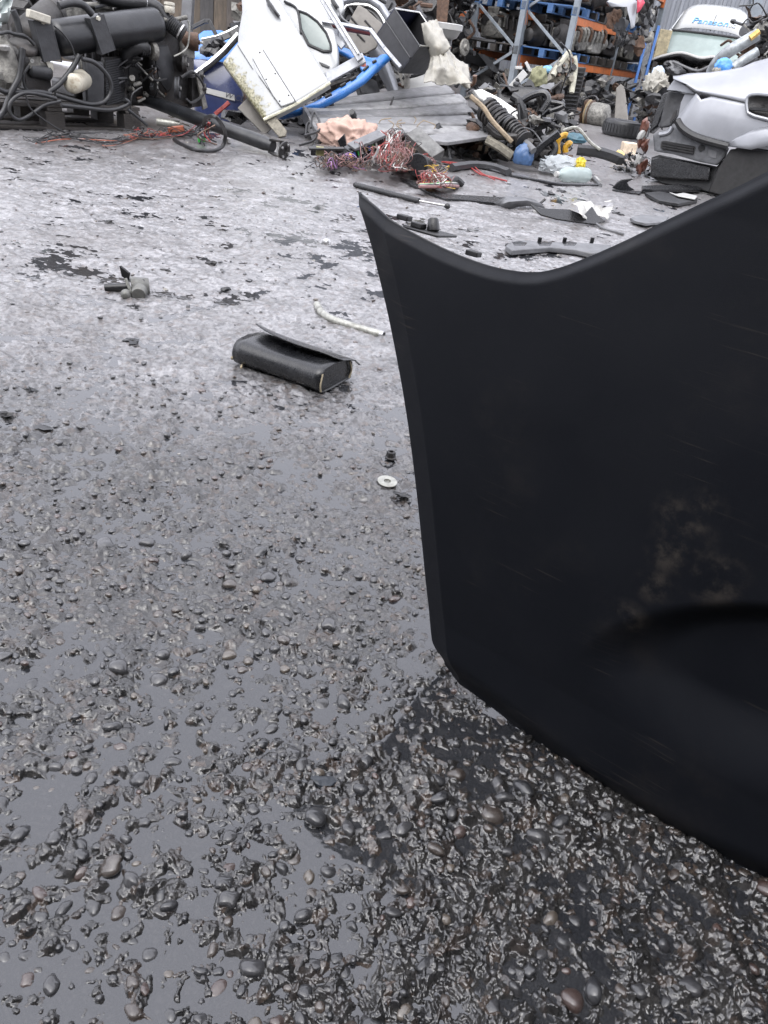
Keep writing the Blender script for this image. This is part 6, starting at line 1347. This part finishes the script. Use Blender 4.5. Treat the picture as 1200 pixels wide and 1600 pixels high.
build('blue_bag', bagmesh(Yp(1130, 104, 8.6), (.09, .06, .08), 16), mat('bright_blue_film', (.08, .26, .6), .35), label='bright blue plastic bag behind the silver car', cat='plastic bag', smooth=60)
build('white_film', bagmesh(Yp(1124, 110, 8.6), (.07, .05, .05), 17), TARP, label='scrap of white film under the bright blue bag', cat='plastic bag', smooth=60)
build('white_rags', bagmesh(Yp(1024, 134, 11.2), (.15, .12, .15), 18, 6.5, 1.1), TARP, label='crumpled white airbag cloth hanging left of the silver car', cat='cloth', smooth=60)
build('pale_blue_rag', bagmesh(Yp(1028, 116, 11.3), (.09, .08, .1), 19), mat('pale_blue_cloth', (.36, .43, .52), .7), label='pale blue cloth on top of the white airbag cloth', cat='cloth', smooth=60)
heap('dark scrap below the white airbag cloth', 30, 1000, 1040, 145, 190, 11.0, 12.0, 67, (.08, .18))

# ------------------------------------------------------------------ silver car, rear corner
def car():
    root = thing('silver_car', 'silver car rear corner stripped of its bumper and lamps', 'car', G(1090, 310))
    # the rear left corner stands at C; the flank runs right and towards the camera
    C = Yp(1052, 200, 7.0); F = nrm((.86, -.51, 0)); n = nrm((-.51, -.86, .12))      # flank direction and outward normal
    def S(px, py, d=0.0): return PLp(px, py, C - n * d, n)
    top = [(1052, 121), (1075, 116), (1110, 114), (1140, 110), (1160, 106), (1178, 98), (1200, 92), (1230, 84), (1260, 78)]
    cre = [(1052, 124), (1072, 132), (1088, 143), (1110, 148), (1140, 154), (1165, 160), (1200, 166), (1230, 172), (1260, 176)]
    low = [(1056, 186), (1066, 198), (1080, 209), (1100, 216), (1135, 224), (1180, 231), (1200, 234), (1230, 236), (1260, 238)]
    mid = [(1062, 178), (1080, 172), (1094, 158), (1110, 165), (1140, 172), (1165, 178), (1200, 186), (1230, 192), (1260, 196)]
    A = np.zeros((10, 9, 3)); back = nrm(-n + V3((0, 0, .25)))
    for j in range(9):
        t_, c_ = S(*top[j], .22), S(*cre[j], 0)
        for i in range(10): s = i / 9; A[i, j] = t_ * (1 - s) + c_ * s + n * .02 * math.sin(s * math.pi) + ZZ * .008 * math.sin(s * math.pi)
    build('shoulder_panel', Geo().grid(A), SILVER, root, smooth=60, solid=.006)
    cre2 = [(1088, 146), (1092, 150), (1096, 156), (1112, 151), (1140, 157), (1165, 162), (1200, 168), (1230, 174), (1260, 178)]
    lowa = [(1057, 186), (1066, 198), (1080, 209), (1100, 216), (1135, 224), (1180, 231), (1200, 234), (1230, 236), (1260, 238)]
    A = np.zeros((14, 9, 3))
    for j in range(9):
        a, b = S(*cre2[j], 0), S(*lowa[j], .0)
        for i in range(14): s = i / 13; A[i, j] = a * (1 - s) + b * s + n * (.016 * math.sin(s * math.pi) * min(1, j / 3))
    q = build('quarter_panel', Geo().grid(A), SILVER, root, smooth=60, solid=.006)
    # flared wheel arch lip
    lip = [(1136, 226), (1150, 214), (1170, 204), (1195, 198), (1225, 198), (1260, 206)]
    A = np.zeros((5, 6, 3))
    for j, l in enumerate(lip):
        kk = min(1, j / 3); a = S(*l, -.017 * kk); b = S(l[0] + 4, l[1] + (30 if j > 1 else 14 * j + 3), -.034 * kk)
        for i in range(5): s = i / 4; A[i, j] = a * (1 - s) + b * s + n * .012 * kk * math.sin(s * 3.14)
    build('wheel_arch_flare', Geo().grid(A), SILVER, root, smooth=60, solid=.006)
    build('crease_gap', Geo().tube([S(x, y + 1, -.002) for x, y in cre[1:]], .006, 6, 4), DKGREY, root)
    # fuel filler recess
    fp = [(1167, 153), (1172, 148), (1185, 147), (1215, 150), (1220, 160), (1218, 186), (1205, 188), (1178, 181), (1168, 176), (1166, 164)]
    Pf = resamp([S(x, y, -.04) for x, y in fp], 36); f_ = build('fuel_filler_recess', Geo().dome(Pf, n, .03, -.03, .012), IRON, root); build('recess_rim', Geo().tube(Pf + Pf[:1], .012, 7, 1), SILVER, f_)
    build('filler_shelf', Geo().tube([S(1172, 170, -.042), S(1195, 172, -.042), S(1215, 176, -.042)], .012, 6, 3), RUBBER, f_)
    # lamp opening: grey inner panel, silver tip and dark rear frame
    ip = [(1044, 142), (1070, 146), (1086, 148), (1092, 156), (1090, 160), (1074, 172), (1060, 182), (1046, 198), (1030, 200), (1036, 168)]
    build('lamp_recess', Geo().dome(resamp([S(x, y, .10) for x, y in ip], 40), n, .02, -.01, .01), DKGREY, root)
    build('recess_plate', Geo().prism([S(x, y, .07) for x, y in [(1070, 147), (1085, 149), (1090, 157), (1076, 170), (1060, 181), (1064, 160)]], -n * .01), SILVER, root)
    build('recess_hole', Geo().tube([S(1079, 159, .068), S(1084, 159, .068)], .012, 6, 1), IRON, root)
    build('shoulder_tip', Geo().prism([S(x, y, .04) for x, y in [(1041, 141), (1054, 123), (1072, 134), (1087, 147), (1070, 145), (1056, 142)]], -n * .02), SILVER, root, bevel=.004)
    build('rear_pillar', Geo().prism([S(x, y, .16) for x, y in [(1036, 146), (1048, 142), (1028, 196), (1014, 208), (1018, 190)]], -n * .12), GLOSSBLK, root, bevel=.01)
    build('pillar_slot', Geo().prism([S(x, y, .06) for x, y in [(1052, 176), (1056, 172), (1056, 180), (1049, 191), (1046, 191)]], -n * .02), IRON, root)
    build('lamp_seal', Geo().tube([S(1058, 188, .0), S(1066, 200, .0), S(1080, 210, .0), S(1100, 218, .0), S(1138, 228, .01)], .03, 8, 5), RUBBER, root)
    # inner rear panel under the quarter
    rp = [(1020, 210), (1034, 203), (1046, 200), (1054, 190), (1066, 206), (1085, 216), (1110, 224), (1138, 230), (1132, 245), (1120, 258), (1090, 252), (1050, 240), (1022, 236)]
    build('rear_quarter_inner', Geo().dome(resamp([S(x, y, .06) for x, y in rp], 60), n, .05, .004, .012), mat('dark_silver_primer', (.095, .098, .105), .45, .2, dirt=.5, dirtcol=(.05, .05, .05)), root)
    build('swage', Geo().tube([S(1030, 210, .05), S(1044, 207, .05), S(1050, 198, .05)], .016, 7, 4), SILVER, root)
    v = build('vent', Geo().prism([S(x, y, .052) for x, y in [(1033, 221), (1040, 220), (1086, 229), (1087, 232), (1082, 241), (1074, 240), (1032, 231)]], -n * .02), IRON, root)
    for k in range(3): build('vent_slat', Geo().tube([S(1035, 222.5 + k * 4, .048), S(1084, 231 + k * 4, .048)], .012, 6, 1), PLASTIC, v)
    build('bung', Geo().cyl(S(1096, 231, .06), S(1096, 231, .04), .025, seg=16), RUBBER, root); build('access_plate', Geo().prism([S(x, y, .055) for x, y in [(1106, 232), (1121, 235), (1119, 248), (1105, 245)]], -n * .01), GREYPL, root, bevel=.003)
    un = [(1018, 246), (1030, 242), (1060, 248), (1120, 260), (1136, 244), (1160, 234), (1200, 238), (1230, 250), (1230, 330), (1110, 300), (1080, 292), (1035, 286), (1016, 276)]
    build('underbody', Geo().prism([S(x, y, .16) for x, y in un], -n * .9), RUBBER, root)
    build('rear_crossmember', Geo().prism([S(x, y, .10) for x, y in [(1017, 248), (1034, 244), (1110, 260), (1108, 282), (1060, 280), (1017, 276)]], -n * .05), GLOSSBLK, root, bevel=.01)
    wc = S(1190, 275, .12); wheel = build('wheel', Geo().lathe(wc - n * .2, n, [(0, .22), (.01, .29), (.04, .31), (.16, .31), (.19, .29), (.2, .22), (.18, .2)], 36), RUBBER, root)
    build('rim', Geo().lathe(wc - n * .05, n, [(0, .2), (.02, .2), (.03, .1), (.04, .02)], 28), IRON, wheel)
    build('arch_liner_and_shade', Geo().prism([S(x, y, .03) for x, y in [(1141, 233), (1165, 231), (1200, 236), (1240, 246), (1240, 332), (1150, 312), (1106, 300), (1122, 262)]], -n * .06), mat('arch_shade_black', (.006, .006, .0065), .7, dirt=.3, dirtcol=(.015, .013, .012)), root, bevel=.01)  # black sheet standing in for the deep shade inside the wheel arch
    # far body: boot floor and opposite flank so that it holds up from the side
    W0 = -n * 1.45; W0[2] = 0
    build('boot_floor', Geo().obox(S(1048, 205, .1) * (1, 1, 0) + ZZ * .42, F * 1.6, W0 * .9, ZZ * .05), IRON, root)
    fp2 = [S(x, y, .2) + W0 for x, y in [(1052, 121), (1110, 114), (1160, 106), (1260, 84), (1260, 236), (1140, 226), (1056, 190)]]
    build('far_flank', Geo().prism(fp2, -n * .03), SILVER, root)
car()

# ------------------------------------------------------------------ dark building added behind the camera, unseen, to shade ground and bumper
root = thing('added_shade_building', 'dark clad warehouse closing the yard behind the camera', 'building', (1.5, -3.2, 0))
CLAD = mat('shade_building_cladding', (.035, .038, .045), .6, var=.3, scale=2, dirt=.5, dirtcol=(.06, .05, .04))
for k in range(22):
    x0 = -9.5 + k; xs = np.arange(0, 1.001, .05); A = np.zeros((2, len(xs), 3))
    for j, x in enumerate(xs): d = .03 if (x % .2) < .1 else 0; A[0, j] = (x0 + x, -3.2 + d, 0); A[1, j] = (x0 + x, -3.2 + d, 5.2)
    build('cladding_sheet', Geo().grid(A), CLAD, root, smooth=0, solid=.004)
build('roof', Geo().prism([(-9.6, -3.1, 5.2), (12.6, -3.1, 5.2), (12.6, -9.0, 6.4), (-9.6, -9.0, 6.4)], (0, 0, .08)), CLAD, root)
build('gutter', Geo().cyl((-9.6, -3.05, 5.15), (12.6, -3.05, 5.15), .07, seg=12), GREYPL, root)

# dark van added right of the camera, unseen, to darken the near ground
root = thing('added_shade_van', 'dark van parked close on the right of the camera', 'van', (1.9, -1.2, 0))
VBLK = mat('shade_van_paint', (.012, .013, .016), .35, var=.3, dirt=.4, dirtcol=(.04, .036, .03), coat=.4)
def vsec(y, x0): return [(x0 + .06, y, .32), (x0, y, .6), (x0, y, 1.15), (x0 + .10, y, 1.85), (x0 + .28, y, 2.15), (x0 + .9, y, 2.2), (2.9, y, 2.15), (3.0, y, 1.1), (2.95, y, .32)]
secs = [vsec(-3.6, 1.08), vsec(-3.4, 1.02), vsec(-.4, 1.02), vsec(.2, 1.03), vsec(.55, 1.06), vsec(.72, 1.16)]
A = np.array(secs); A[-1, 2:7, 2] = [1.05, 1.08, 1.1, 1.12, 1.1]; A[-2, 3:7, 2] -= .55
A = np.concatenate([A, A[:, :1]], 1); build('body', Geo().grid(A), VBLK, root, smooth=50, solid=.01)
build('tail_panel', Geo().prism([tuple(p) for p in secs[0]], (0, .02, 0)), VBLK, root)
build('window', Geo().prism([(1.03, -1.2, 1.22), (1.03, -.2, 1.22), (1.10, -.35, 1.72), (1.10, -1.15, 1.76)], (-.012, 0, 0)), GLOSSBLK, root)
for y in (-2.7, .05):
    wh = build('wheel', Geo().lathe((1.0, y, .32), (1, 0, 0), [(0, .2), (.01, .3), (.04, .32), (.2, .32), (.22, .3)], 28), RUBBER, root); build('rim', Geo().lathe((1.03, y, .32), (-1, 0, 0), [(0, .2), (.03, .19), (.02, .06), (.03, .01)], 24), IRON, wh)
